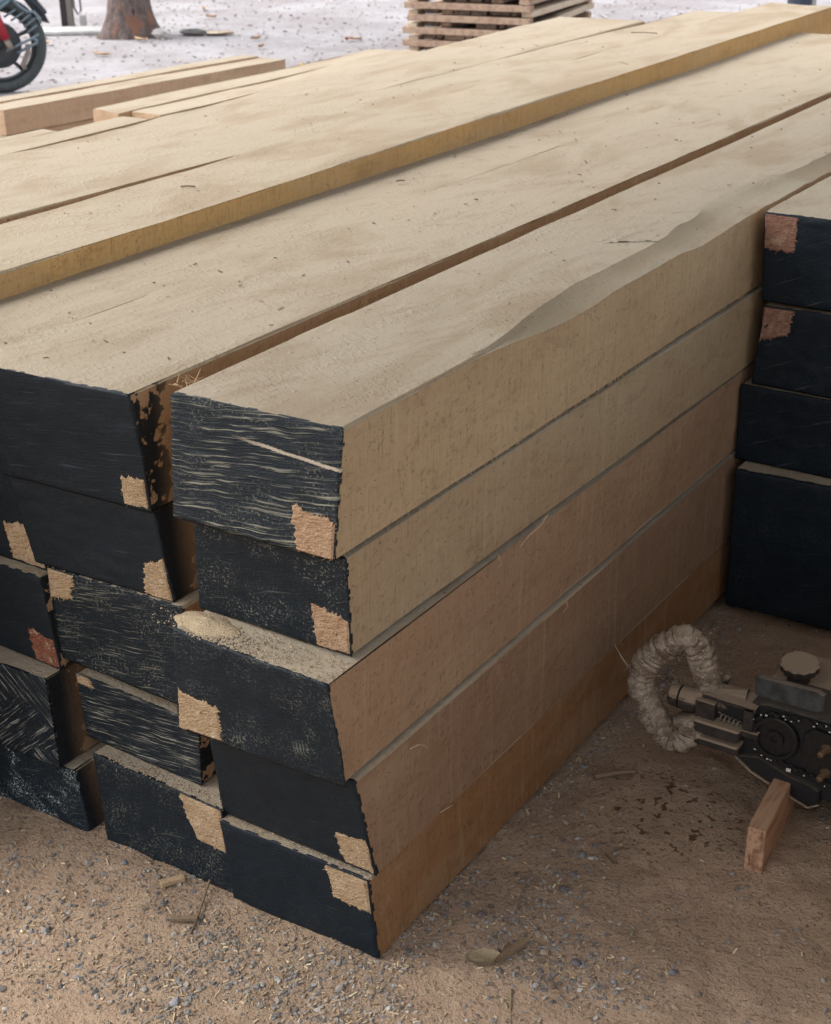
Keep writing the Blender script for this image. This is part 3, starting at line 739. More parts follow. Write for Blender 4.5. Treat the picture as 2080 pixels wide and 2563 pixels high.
stone(.251, .090, .020, (.13, .095, .07), 'squarish brown stone on the right of the dead leaves near the bottom edge', 2)
stone(.259, .153, .021, (.10, .095, .12), 'largest dark bluish stone in the gravel patch right of the leaves', 3)
stone(.145, .392, .017, (.15, .17, .19), 'bluish grey stone farthest up the bare dust below the saw', 4)
stone(.162, .295, .018, (.09, .085, .10), 'dark rounded stone left of the stain-coloured dust, below two other dark stones', 5)
stone(.157, .338, .017, (.11, .11, .12), 'dark grey stone just above another rounded dark stone', 6)
stone(.397, .205, .016, (.12, .12, .14), 'grey stone at the right end of the right gravel patch', 7)
stone(-.494, -.041, .014, (.20, .22, .25), 'small bluish stone just in front of the middle column of beams', 8)
stone(-.487, -.230, .016, (.22, .22, .22), 'pale grey stone lying in the smooth dust at the left', 9)
stone(-.201, -.244, .019, (.24, .25, .28), 'pale bluish angular stone near the bottom edge, left of the middle', 10)
stone(-.014, -.085, .019, (.24, .22, .20), 'pale brownish stone in the gravel just below the corner of the lowest beam', 11)
stone(-.045, -.045, .013, (.26, .25, .23), 'light flat pebble right against the foot of the lowest beam', 12)

# dead leaves, bark, sticks
def leaf_mesh(l, w_, curl, seed):
    V = []; F = []; N = 9
    for i in range(N):
        t = i/(N-1); ww = w_*math.sin(math.pi*min(1, t*.93+.05))**.7/2
        for j in range(5):
            s_ = (j-2)/2
            V.append((t*l-l/2, s_*ww, curl*(abs(s_)**1.5*.6+(t-.5)**2*1.2)+.0015*math.sin(seed+5*t+s_*3)))
    for i in range(N-1):
        for j in range(4): a = i*5+j; F.append([a, a+5, a+6, a+1])
    V2 = [(x, y, z-.0007) for x, y, z in V]; b = len(V); F2 = [[q+b for q in f[::-1]] for f in F]
    rim = [j for j in range(5)]+[i*5+4 for i in range(1, N)]+[(N-1)*5+j for j in range(3, -1, -1)]+[i*5 for i in range(N-2, 0, -1)]
    F3 = [[rim[(k+1) % len(rim)], rim[k], rim[k]+b, rim[(k+1) % len(rim)]+b] for k in range(len(rim))]
    return V+V2, F+F2+F3
def leaf(x, y, l, w_, curl, rz, c, label, seed, name='dead_leaf', z=None, group=None, cat='leaf', rx=0.):
    V, F = leaf_mesh(l, w_, curl, seed)
    o = mkmesh(name, V, F, M[c], None, (0, 0, 0), smooth=True)
    o.location = (x, y, (gz(x, y) if z is None else z)+.004); o.rotation_euler = (rx, 0, rz)
    return tag(o, label, cat, group)
M['leaf_tan'] = simple('leaf_tan', (.30, .23, .14), .8, bs=200)
M['leaf_brown'] = simple('leaf_brown', (.22, .15, .09), .8, bs=200)
M['leaf_pale'] = simple('leaf_pale', (.62, .42, .26), .8); M['leaf_yellow'] = simple('leaf_yellow', (.62, .45, .06), .7); M['leaf_red'] = simple('leaf_red', (.40, .14, .05), .7)
M['stick'] = simple('dry_stick', (.22, .155, .10), .9, bs=300); M['chipw'] = simple('wood_chip_clean', (.46, .32, .19), .9, bs=200)
leaf(.138, .083, .056, .036, .004, .55, 'leaf_tan', 'rounded tan leaf with a dark slit lying flat on the dust', 1)
leaf(.167, .118, .080, .016, .006, 1.35, 'leaf_brown', 'narrow curled brown leaf beside the rounded tan one', 2, rx=.3)
leaf(.193, .405, .034, .012, .004, -.5, 'leaf_brown', 'dark shrivelled strip of bark on the bare dust', 3, name='bark_strip', cat='bark')
def stick(pts, r, label, name='twig', mat='stick', cat='twig', n=6):
    mb = MB(); pp = [(x, y, (gz(x, y)+r*.9+dz)) for x, y, dz in pts]; mb.tube(pp, [r*(1-.4*i/len(pp)) for i in range(len(pp))], n)
    return tag(mb.build(name, M[mat], None, pp[0]), label, cat)
stick([(-.334, -.008, .012), (-.318, -.045, .004), (-.300, -.08, .002), (-.284, -.115, 0)], .0022, 'thin brown stick leaning from the middle column beams onto the gravel')
stick([(.205, .05, .001), (.222, .018, .001), (.244, -.02, .001)], .0012, 'very thin pale straw standing out on the gravel at the bottom edge', name='straw', mat='leaf_tan', cat='straw')
stick([(.060, .600, .002), (.085, .630, .004), (.115, .655, .004)], .006, 'stubby reddish stick half sunk in the dust beside the saw', name='wood_stub', cat='stick')
stick([(.190, .275, .002), (.235, .262, .002)], .0012, 'thin dark twig lying on the dust between the two gravel patches')
mb = MB(); a = Vector((.55, .83, 0)).normalized(); b_ = Vector((-a.y, a.x, 0))
mb.box((-.392, -.035, gz(-.392, -.035)+.007), (.040, .012, .008), (a, b_, Vector((0, 0, 1)))); tag(mb.build('wood_chip', M['chipw'], None, (-.392, -.035, 0)), 'pale squarish wood chip in front of the middle column', 'wood chip')
mb = MB(); a = Vector((.9, .55, .05)).normalized(); b_ = Vector((-a.y, a.x, 0))
mb.box((-.315, -.095, gz(-.315, -.095)+.006), (.045, .009, .006), (a, b_, Vector((0, 0, 1)))); tag(mb.build('wood_chip', M['stick'], None, (-.315, -.095, 0)), 'weathered grey-brown sliver crossing the thin stick', 'wood chip')
# twigs and chips on the stack tops
for (x, y, z, l, rz, lab, nm) in ((-1.24, 3.42, .906, .09, .2, 'curled dark twig on the raised beams near their far end', 'twig'), (-.985, 2.75, .909, .055, -.6, 'short dark chip of bark on the raised beam before its far end', 'bark_chip'),
                                 (-1.045, .86, .905, .030, .5, 'small brown splinter on the raised beam where the dark crack ends', 'splinter'), (-.80, 1.28, .862, .02, .9, 'tiny dark chip on the flat beams beside the step', 'bark_chip')):
    mb = MB(); mb.tube([(x-l/2*math.cos(rz), y-l/2*math.sin(rz), z+.002), (x, y, z+.003), (x+l/2*math.cos(rz), y+l/2*math.sin(rz), z+.002)], .0018, 5)
    tag(mb.build(nm, M['stick'], None, (x, y, z)), lab, nm.replace('_', ' '))
# tuft of splinters in the gap at the near end
mb = MB(); rs = random.Random(3)
for _ in range(26):
    p = Vector((-.335+rs.uniform(-.02, .03), .05+rs.uniform(-.02, .02), .845+rs.uniform(0, .02))); dr = Vector((rs.uniform(-1, 1), rs.uniform(-1, 1), rs.uniform(-.1, .8))).normalized()
    mb.tube([p, p+dr*rs.uniform(.01, .026)], [.0012, .0004], 4)
tag(mb.build('splinter_tuft', M['chipw'], None, (-.335, .05, .845)), 'tuft of torn splinters caught in the gap between the two front top beams', 'splinters')

# slivers hanging from the side seams
def sliver(pts, r_, label, mat='chipw', name='splinter'):
    mb = MB(); mb.tube(pts, [r_*(1-.5*i/(len(pts)-1)) for i in range(len(pts))], 5)
    tag(mb.build(name, M[mat], None, pts[0]), label, 'splinter')
sliver([(.006, .50, .553), (.010, .47, .547), (.009, .43, .543), (.012, .40, .538)], .0022, 'long pale sliver lying along the seam under the second beam', 'chipw')
sliver([(.004, .345, .545), (.014, .338, .535), (.010, .332, .528)], .0012, 'short hooked splinter hanging under the second beam, left of the long sliver')
sliver([(.004, .575, .362), (.013, .568, .355), (.008, .560, .345)], .0012, 'tiny splinter pair end poking from the seam under the third beam')
sliver([(.006, .085, .333), (.014, .098, .336), (.013, .115, .325), (.010, .128, .310)], .0016, 'curled shaving stuck on the fourth beam side close to the corner')
sliver([(.004, .170, .166), (.011, .182, .170), (.010, .196, .166)], .0014, 'small pale splinter at the seam above the lowest beam')
sliver([(.003, .228, .004), (.012, .236, -.002), (.017, .240, .004)], .0012, 'little splinter at the foot of the lowest beam side')
mb = MB(); rs = random.Random(4)
for k in range(26):
    t_ = k/25; p = Vector((-.262+.20*t_+rs.uniform(-.003, .003), .842+.165*t_+rs.uniform(-.004, .004), .8862)); mb.box(p, (.016+rs.uniform(-.004, .006), .0060+rs.uniform(-.002, .003), .0012), (Vector((.77, .63, 0)), Vector((-.63, .77, 0)), Vector((0, 0, 1))))
M['dustbit'] = simple('dusty_ridge', (.40, .34, .26), .95, bs=200); tag(mb.build('raised_grain', M['dustbit'], None, (-.16, .92, .886)), 'pale raised ridge of torn grain crossing the near corner top beam', 'torn grain')
# ------------------------------------------------------------------ wooden block under the saw
ax = Vector((-.10, 1, 0)).normalized(); bx_ = Vector((ax.y, -ax.x, 0))
t = thing('wood_block', 'short reddish sawn wood block on edge in the dust, propping up the saw', 'wood block', (.40, .60, 0))
mb = MB(); z0 = gz(.4, .55)
mb.box((.392, .608, .036), (.031, .205, .086), (bx_, ax, Vector((0, 0, 1))), .0018)
bw = NT('block_wood', .85, .15); vv = bw.n('ShaderNodeTexCoord').outputs['Object']; gg = bw.noise(bw.mapv(vv, (90, 9, 90)), 1., 4, .6)
bcol = bw.mix(bw.ramp(gg, .45, .65), (.43, .27, .17), (.31, .17, .10)); bz = bw.xyz(vv)
bst_ = bw.math('MULTIPLY', bw.ramp(bw.math('ADD', bz[1], bw.math('MULTIPLY', bw.noise(vv, 60, 3), .05)), -.055, -.085), bw.ramp(bw.noise(bw.mapv(vv, (70, 5, 14)), 1., 3), .42, .56))
M['block'] = bw.out(bw.mix(bst_, bcol, (.13, .05, .025)), gg, .5, .001)
mb.build('block', M['block'], t, (.40, .60, 0))

# ------------------------------------------------------------------ chainsaw power head, clutch side facing -Y
M['tape'] = None
tp = NT('wrapped_tape', .75, .3); tv2 = tp.n('ShaderNodeTexCoord').outputs['Object']
q1 = tp.noise(tv2, 38, 4, .7); q2 = tp.noise(tv2, 150, 3, .7)
cc = tp.mix(tp.ramp(q1, .40, .62), (.31, .255, .195), (.13, .095, .066)); cc = tp.mix(tp.ramp(q2, .56, .66, 0, .8), cc, (.42, .38, .33)); cc = tp.mix(tp.ramp(q2, .40, .33, 0, .8), cc, (.06, .04, .03))
cc = tp.mix(tp.ramp(tp.nz()[2], .3, .95, 0, .55), cc, (.30, .225, .155))
M['tape'] = tp.out(cc, tp.math('ADD', q1, q2), .8, .0022)
M['blk'] = simple('black_plastic', (.012, .012, .013), .55, dust=.12, bs=60, dustc=(.10, .078, .055))
M['blk_dusty'] = simple('dusty_plastic', (.045, .035, .028), .85, dust=.6, bs=45, bst=.6, var=.6)
M['steel_dark'] = simple('oily_steel', (.035, .033, .032), .45, .6, bs=120)
M['greyp'] = simple('grey_cover', (.060, .063, .062), .85, dust=.22, bs=40, dustc=(.17, .13, .095), var=.6)
M['pipe2'] = simple('dusty_spring', (.20, .165, .13), .7)
M['brass'] = simple('rusty_bolt', (.16, .10, .055), .6, .3, bs=200)
M['capm'] = simple('dusty_cap', (.05, .04, .035), .6, dust=.6, bs=100)
O = (.32, .70, 0)
saw = thing('chainsaw', 'dusty black chainsaw with its clutch side open and a thick taped loop handle', 'chainsaw', O)
# loop handle with wound tape
ctrl = [(.205, .66, .150), (.213, .66, .125), (.195, .657, .100), (.162, .655, .112), (.134, .655, .150), (.117, .656, .192), (.122, .657, .225), (.138, .66, .252), (.162, .662, .278), (.190, .665, .298), (.212, .670, .285), (.220, .678, .258), (.224, .685, .228), (.232, .695, .198), (.238, .705, .178)]
def cat(ctrl, n):
    out = []
    P = [Vector(c) for c in ctrl]; P = [P[0]*2-P[1]]+P+[P[-1]*2-P[-2]]
    for i in range(1, len(P)-2):
        for k in range(n):
            t = k/n; a, b, c, d_ = P[i-1:i+3]
            out.append(.5*((2*b)+(c-a)*t+(2*a-5*b+4*c-d_)*t*t+(3*b-a-3*c+d_)*t*t*t))
    out.append(P[-2]); return out
hp = cat(ctrl, 9)
rad = []; ph = 0
for i, p in enumerate(hp):
    lump = .0262-.0000*i-.0035*(i/len(hp))+.0024*float(vn(np.array(p), 45, 2))
    saw_t = ((i*.23+.15*float(vn(np.array(p), 30, 9))) % 1.0)
    rad.append(lump-(.003 if i > len(hp)*.82 else 0))
mb = MB(); mb.tube(hp, rad, 24)
V = np.array(mb.V); idx = np.arange(len(V)); ri_ = idx//24; an = (idx % 24)/24; C0 = np.array([list(p) for p in hp])[ri_]; ph = (ri_*.235+an*1.0+.12*vn(C0, 40, 3)) % 1.0; V = C0+(V-C0)*(1+(.20*ph**1.3-.08))[:, None]; V += (np.stack([vn(V, 120, 1), vn(V, 120, 5), vn(V, 120, 9)], 1))*.0010; mb.V = V.tolist()
hd = mb.build('handle', M['tape'], saw, O, smooth=True)
# twine windings, helical
M['twine'] = simple('twine', (.10, .055, .035), .9)
for seg in ((4, 30), (58, 96)):
    pts = []; i = seg[0]
    while i < seg[1]:
        k = int(i); f = i-k; p = hp[k]*(1-f)+hp[k+1]*f; t_ = (hp[k+1]-hp[k]).normalized(); u = t_.cross(Vector((0, 1, .1))).normalized(); w_ = t_.cross(u)
        a = i*2.1; pts.append(p+(u*math.cos(a)+w_*math.sin(a))*(rad[k]*.985)); i += .17
    mb = MB(); mb.tube(pts, .0008, 5); mb.build('twine', M['twine'], hd, O)
# loose threads
mb = MB(); rs = random.Random(8)
for _ in range(46):
    k = rs.randrange(2, len(hp)-3); p = hp[k]; a = rs.uniform(0, 6.28); t_ = (hp[k+1]-hp[k]).normalized(); u = t_.cross(Vector((0, 1, .1))).normalized(); w_ = t_.cross(u)
    n_ = u*math.cos(a)+w_*math.sin(a); q = p+n_*rad[k]*.97; l = rs.uniform(.003, .010); mb.tube([q, q+n_*l*.6+t_*l*rs.uniform(-.5, .5), q+n_*l+t_*l*rs.uniform(-1, 1)], [.0006, .0005, .0003], 4)
q = hp[38]; mb.tube([Vector((.095, .65, .218)), Vector((.085, .64, .240)), Vector((.070, .64, .262))], [.0012, .001, .0004], 4)
M['thread'] = simple('pale_thread', (.42, .36, .29), .8); tag(mb.build('loose_threads', M['thread'], hd, O), kind='stuff')
# rear knob and neck
mb = MB(); mb.lathe((.166, .672, .176), (1, .06, -.02), [(0, .014), (.003, .019), (.019, .0205)], 24); mb.lathe((.188, .674, .175), (1, .06, -.02), [(0, .0205), (.012, .022), (.022, .022), (.03, .018)], 24)
mb.build('knob', M['blk_dusty'], saw, O, smooth=False)
mb = MB(); mb.tube([(.198, .676, .172), (.22, .682, .176), (.25, .69, .180), (.30, .70, .184)], [.020, .023, .024, .026], 12)
mb.box((.272, .69, .196), (.085, .05, .008)); mb.box((.240, .664, .168), (.035, .018, .046)); mb.box((.298, .664, .151), (.08, .018, .012)); mb.box((.295, .666, .200), (.07, .018, .008)); mb.box((.318, .672, .176), (.018, .03, .05))
mb.build('throttle_housing', M['blk_dusty'], saw, O)
mb = MB(); mb.box((.281, .675, .175), (.050, .01, .034)); mb.build('throttle_recess', M['blk'], saw, O)
mb = MB(); pts = [(.262+.0011*i*1.0, .664+.007*math.sin(i*.9), .166+.007*math.cos(i*.9)-.00016*i) for i in range(38)]; mb.tube(pts, .0013, 6); mb.build('spring', M['pipe2'], saw, O, smooth=True)
# two ribs (muffler guard)
for z, nm in ((.146, .0), (.118, .0)):
    mb = MB(); mb.box((.266, .662, z), (.085, .040, .024 if z > .13 else .016), None, .003); mb.build('rib', M['blk_dusty'], saw, O)
# crankcase
mb = MB()
outline = [(.296, .112), (.300, .182), (.318, .205), (.345, .212), (.50, .214), (.66, .210), (.70, .17), (.69, .09), (.62, .055), (.50, .050), (.449, .058), (.435, .048), (.378, .066), (.32, .082)]
def extr(mb, ol, y0, y1, bev=.004):
    n = len(ol); cx = sum(p[0] for p in ol)/n; cz = sum(p[1] for p in ol)/n
    V = []
    for yy, s_ in ((y0, 1-bev*8), (y0+bev, 1), (y1, 1)):
        V += [(cx+(x-cx)*(1-(bev/ max(.03, math.hypot(x-cx, z-cz)) if s_ < 1 else 0)), yy, cz+(z-cz)*(1-(bev/max(.03, math.hypot(x-cx, z-cz)) if s_ < 1 else 0))) for x, z in ol]
    F = [list(range(n)), [2*n+i for i in range(n)][::-1]]
    for k in (0, 1):
        for i in range(n): F.append([k*n+i, k*n+n+i, k*n+n+(i+1) % n, k*n+(i+1) % n])
    mb.add(V, F)
extr(mb, outline, .672, .78)
mb.build('crankcase', M['blk'], saw, O)
mb = MB(); extr(mb, [(.30, .100), (.33, .080), (.378, .062), (.436, .044), (.452, .052), (.452, .078), (.44, .085), (.40, .09), (.34, .11)], .660, .70, .003); mb.build('lower_lip', M['blk'], saw, O)
mb = MB(); mb.tube([(.300, .658, .099), (.33, .657, .079), (.378, .657, .061), (.436, .657, .043), (.455, .657, .055)], .0022, 6); mb.build('lip_seam', M['blk_dusty'], saw, O)
# clutch drum
mb = MB(); mb.lathe((.366, .678, .155), (0, -1, 0), [(0, .041), (.016, .041), (.018, .039), (.018, .033), (.012, .032), (.012, .016), (.017, .015), (.017, .006), (.014, .005)], 40); mb.build('clutch_drum', M['steel_dark'], saw, O, smooth=False)
# chain running to the bar, with guide bar beyond the frame
cpts = [(.352, .199), (.38, .203), (.42, .206), (.50, .206), (.60, .200), (.72, .188), (.95, .168), (1.02, .155), (1.035, .135), (1.02, .118), (.95, .108), (.72, .098), (.60, .090), (.50, .090), (.469, .096), (.42, .104), (.385, .110), (.352, .114), (.334, .128), (.325, .155), (.332, .184)]
cp = []
for i in range(len(cpts)):
    a, b_ = Vector((cpts[i][0], .664, cpts[i][1])), Vector((cpts[(i+1) % len(cpts)][0], .664, cpts[(i+1) % len(cpts)][1])); n_ = max(1, int((b_-a).length/.0085))
    for k in range(n_): cp.append(a+(b_-a)*k/n_)
mb = MB()
for i, p in enumerate(cp):
    q = cp[(i+1) % len(cp)]; dx = (q-p).normalized(); dz = Vector((0, 1, 0)).cross(dx)*-1
    y = -.0025 if i % 2 else .0025; mb.box((p+q)/2+Vector((0, y, 0)), (.010, .0022, .0065), (dx, Vector((0, 1, 0)), dz), .0006)
    if i % 4 == 0: mb.box((p+q)/2+dz*-.0045+Vector((0, -.001, 0)), (.0055, .005, .004), (dx, Vector((0, 1, 0)), dz), .0006)
mb.build('chain', M['steel_dark'], saw, O)
mb = MB(); extr(mb, [(.415, .180), (.43, .195), (.72, .178), (.95, .160), (1.01, .145), (1.012, .130), (.95, .116), (.72, .108), (.43, .110), (.415, .125)], .6635, .6685, .001); mb.build('guide_bar', M['steel_dark'], saw, O)
for x, z in ((.456, .166), (.459, .119)):
    mb = MB(); mb.lathe((x, .667, z), (-.25, -1, -.25), [(0, .009), (.006, .009), (.0061, .0062), (.022, .0060), (.024, .004)], 12); mb.build('stud', M['brass'], saw, O)
mb = MB(); rs = random.Random(5)
for _ in range(110):
    k = rs.random(); p = cp[rs.randrange(len(cp))]
    if p.x > .55: continue
    mb.box(p+Vector((rs.uniform(-.006, .006), -.006, rs.uniform(-.006, .006))), (rs.uniform(.0012, .004), .0012, rs.uniform(.001, .0028)))
mb.box((.398, .654, .108), (.008, .002, .006)); M['pale_chip'] = simple('pale_chip', (.6, .58, .52), .8); tag(mb.build('caught_chips', M['pale_chip'], saw, O), kind='stuff')
# top cover plate, tank, oil cap
mb = MB(); extr(mb, [(.321, .222), (.319, .254), (.324, .260), (.360, .261), (.430, .263), (.440, .258), (.441, .228), (.432, .223)], .672, .682, .003); mb.build('cover_plate', M['greyp'], saw, O)
mb = MB(); extr(mb, [(.292, .10), (.292, .178), (.318, .212), (.48, .214), (.66, .21), (.70, .15), (.69, .07)], .765, .87, .006); mb.build('tank', M['blk_dusty'], saw, O)
mb = MB(); mb.lathe((.361, .775, .232), (0, -.1, 1), [(0, .028), (.004, .033), (.015, .0335), (.018, .031)], 48, lambda k, i: 1+(.035 if k % 4 < 2 else -.02)*(1 if i < 3 else .4)); mb.lathe((.361, .775, .21), (0, -.1, 1), [(0, .02), (.018, .02)], 16); mb.build('filler_cap', M['capm'], saw, O)
mb = MB(); mb.tube([(.222, .735, .165), (.240, .738, .182), (.244, .738, .205)], .007, 8); mb.tube([(.200, .73, .150), (.24, .74, .160), (.30, .75, .150)], .016, 10); mb.build('front_bracket', M['blk_dusty'], saw, O, smooth=True)

# ------------------------------------------------------------------ background timber stack
G3 = 'beams of the low stack behind'
BW = (.47, .33, .22, 1)
def bb(c0, wid, thick, ln, skew, label, seed, side=BW, yaw=0.):
    """c0 = near right-hand lower front corner"""
    x, y, z = c0
    return beam([(x-wid, y+.02, z+thick), (x, y, z+thick), (x, y, z), (x-wid, y+.02, z)], y+ln, label, G3, 'end_smooth', [], seed, side=side, bx=(skew, skew), cap=False, fibres=(), amp=.004, r0=.004)
bb((-4.163, 3.16, .342), .155, .108, 1.785, .17, 'thick cracked beam on top of the low stack behind, pinkish side', 51)
bb((-4.385, 3.00, .36), .11, .09, 1.96, .20, 'thinner beam lying behind the cracked one on the low stack', 52)
bb((-4.175, 3.10, .235), .16, .104, 1.80, .17, 'pinkish beam right under the cracked one in the low stack', 53)
bb((-4.40, 2.95, .235), .16, .104, 1.9, .18, 'beam behind in the second layer of the low stack', 54)
bb((-4.17, 3.05, .12), .16, .112, 1.9, .17, 'beam in the third layer of the low stack', 55)
bb((-4.40, 2.95, .12), .16, .112, 1.9, .18, 'back beam in the third layer of the low stack', 56)
bb((-4.17, 3.05, .0), .16, .117, 1.9, .17, 'beam of the bottom layer of the low stack', 57)
bb((-4.40, 2.95, .0), .16, .117, 1.9, .18, 'back beam of the bottom layer of the low stack', 58)
bb((-2.83, 2.50, .590), .14, .060, 1.75, .02, "flat pale plank with a square cut end beside the near stack's back edge", 60)
bb((-2.66, 2.53, .595), .15, .058, 1.72, .02, 'flat pale plank with a notched reddish end just in front of the other flat plank', 61)
for k in range(5): bb((-2.60, 2.45, .118*k), .42, .112, 1.8, .02, ('lowest', 'second lowest', 'middle', 'second highest', 'highest')[k]+' wide slab under the two flat pale planks', 62+k)

# ------------------------------------------------------------------ stickered board stack
Lp, Cp, Rp = Vector((-5.027, 7.584, 0)), Vector((-4.143, 7.77, 0)), Vector((-4.218, 8.856, 0))
wid = (Cp-Lp).length; e1 = Vector((.991, .134, 0)); e2 = Vector((-e1.y, e1.x, 0)); dep = 1.22; Lp = Cp-e1*wid
def wvar(name, a, b):
    m = NT(name, .85, .15); v = m.coord(); n = m.noise(m.mapv(v, (30, 4, 30)), 1., 3); return m.out(m.mix(m.ramp(n, .4, .65), a, b), n, .3, .001)
M['board'] = wvar('board_wood', (.40, .285, .205), (.30, .20, .145)); M['board2'] = wvar('board_wood_grey', (.22, .165, .13), (.13, .09, .07)); M['board_end'] = wvar('board_wood_light', (.60, .49, .37), (.50, .39, .28))
layer = .0845; zz = 0.0; rs = random.Random(11); nb = 0
zv = Vector((0, 0, 1))
ordn = ['lowest', 'second', 'third', 'fourth', 'fifth', 'sixth', 'seventh', 'eighth', 'ninth', 'tenth', 'eleventh', 'twelfth']
for k in range(10):
    z = k*layer
    # front and back board across
    for f_, pos in (('front', .02), ('back', dep-.02)):
        mb = MB(); c = Lp+e1*(wid/2+rs.uniform(-.02, .02))+e2*pos+Vector((0, 0, z+.063+rs.uniform(-.003, .003))); mb.box(c, (wid+rs.uniform(0, .05), .06, .042), (e1, e2, zv), .003)
        tag(mb.build('long_board', M['board'], None, c), f'{ordn[k]} long board up the {f_} side of the stickered stack in the yard', 'board', 'boards of the stickered stack')
    # boards running back on right and left sides, a little lower
    for s_, pos in (('right', wid-.03), ('left', .03)):
        mb = MB(); tl = (e2+Vector((0, 0, rs.uniform(-.02, .05)))).normalized(); c = Lp+e1*pos+e2*(dep/2+.02)+Vector((0, 0, z+.021)); mb.box(c, (.075, dep+rs.uniform(-.03, .08), .040), (e1, tl, e1.cross(tl)), .003)
        tag(mb.build('side_board', M['board_end'] if rs.random() < .75 else M['board'], None, c), f'{ordn[k]} board up the {s_} side of the stickered stack in the yard', 'board', 'boards of the stickered stack')
    # short blocks seen end-on between the long boards
    x = .10; j = 0
    while x < wid-.12:
        w_ = rs.choice([.05, .09, .12, .16]); 
        if rs.random() < .86:
            mb = MB(); h_ = rs.uniform(.032, .041); c = Lp+e1*(x+w_/2)+e2*(dep/2+rs.uniform(0, .02))+Vector((0, 0, z+h_/2+.001)); mb.box(c, (w_*.95, dep-.08, h_), (e1, e2, zv), rs.choice([.003, .012]))
            tag(mb.build('inner_board', M[rs.choice(['board', 'board2', 'board2'])], None, c), 'board seen end-on between the layers of the stickered stack', 'board', 'boards seen end-on in the stickered stack')
        x += w_+rs.uniform(.002, .02); j += 1

# ------------------------------------------------------------------ tree
bk = NT('bark', .95, .1); bv = bk.n('ShaderNodeTexCoord').outputs['Object']
k1 = bk.noise(bk.mapv(bv, (9, 9, 4)), 1., 4, .6); k2 = bk.noise(bk.mapv(bv, (26, 26, 14)), 1., 4, .65)
cb = bk.mix(bk.ramp(k2, .35, .65), (.115, .088, .078), (.19, .15, .14)); cb = bk.mix(bk.ramp(k1, .54, .64, 0, .8), cb, (.26, .13, .085)); cb = bk.mix(bk.ramp(k2, .60, .70, 0, .9), cb, (.03, .022, .02))
M['bark'] = bk.out(cb, bk.math('ADD', k2, k1), 1., .02)
T0 = Vector((-7.93, 7.95, 0))
tree = thing('tree', 'rough barked tree trunk with a flared foot standing in the pale yard', 'tree', T0)
N = 40; V = []; F = []; zs = [-.05, 0, .04, .09, .15, .22, .3, .4, .55, .8, 1.2, 1.8, 2.5, 3.3, 4.2, 5.0]
for z in zs:
    for j in range(N):
        a = 2*math.pi*j/N; fl = math.exp(-max(z, 0)/.12)
        r = .165+.085*fl*(1+.35*math.sin(3*a+1)+.2*math.sin(5*a))+.012*float(vn(np.array([math.cos(a)*2, math.sin(a)*2, z*3.]), 2))-.012*min(z, 4)
        r += .010*float(vn(np.array([math.cos(a)*3, math.sin(a)*3, z*9.]), 2.2, 4))
        V.append((T0.x+r*math.cos(a), T0.y+r*math.sin(a), z))
for i in range(len(zs)-1):
    for j in range(N): F.append([i*N+j, i*N+(j+1) % N, (i+1)*N+(j+1) % N, (i+1)*N+j])
mkmesh('trunk', V, F, M['bark'], tree, T0, smooth=True)
mb = MB(); rs = random.Random(21); tips = []
for k in range(9):
    a = k*2.4; s_ = Vector((T0.x, T0.y, 3.4+k*.17)); e = s_+Vector((math.cos(a)*1.3, math.sin(a)*1.3, .9+rs.uniform(0, .8))); mid = (s_+e)/2+Vector((0, 0, -.15)); mb.tube([s_, mid, e], [.06, .04, .015], 7); tips += [e, mid+(e-mid)*.4]
mb.build('limbs', M['bark'], tree, T0, smooth=True)
mb = MB()
for _ in range(2600):
    c = rs.choice(tips)+Vector((rs.gauss(0, .42), rs.gauss(0, .42), rs.gauss(.1, .3))); u = Vector((rs.uniform(-1, 1), rs.uniform(-1, 1), rs.uniform(-.6, .6))).normalized(); v_ = u.cross(Vector((rs.uniform(-1, 1), rs.uniform(-1, 1), 1))).normalized(); l = rs.uniform(.05, .09)
    mb.add([c-u*l, c+v_*l*.4, c+u*l, c-v_*l*.4], [[0, 1, 2, 3]])
M['foliage'] = simple('foliage', (.06, .10, .03), .6); mb.build('crown', M['foliage'], tree, T0)
# things round the tree foot
M['rock'] = simple('pale_rock', (.48, .46, .44), .9, bs=12, bst=.6); M['slab'] = simple('grey_slab', (.16, .155, .15), .9, bs=12)
def rock(c, size, mat, label, seed, name='rock'):
    r = np.random.default_rng(seed); V = ICO*(1+r.uniform(-.2, .2, (12, 1)))*np.array(size)/2*1.05+np.array(c)
    tag(mkmesh(name, V, ICF, M[mat], None, c), label, 'rock')
rock((-7.60, 7.93, .035), (.15, .11, .10), 'rock', 'small pale rock at the right foot of the tree', 3)
rock((-7.50, 8.22, .02), (.26, .16, .06), 'slab', 'flat dark slab lying behind the pale rock by the tree', 4)
leaf(-7.35, 8.30, .34, .16, .03, .3, 'board_end', 'pale dry palm sheath lying beside the dark slab', 6, name='palm_sheath', cat='palm sheath')
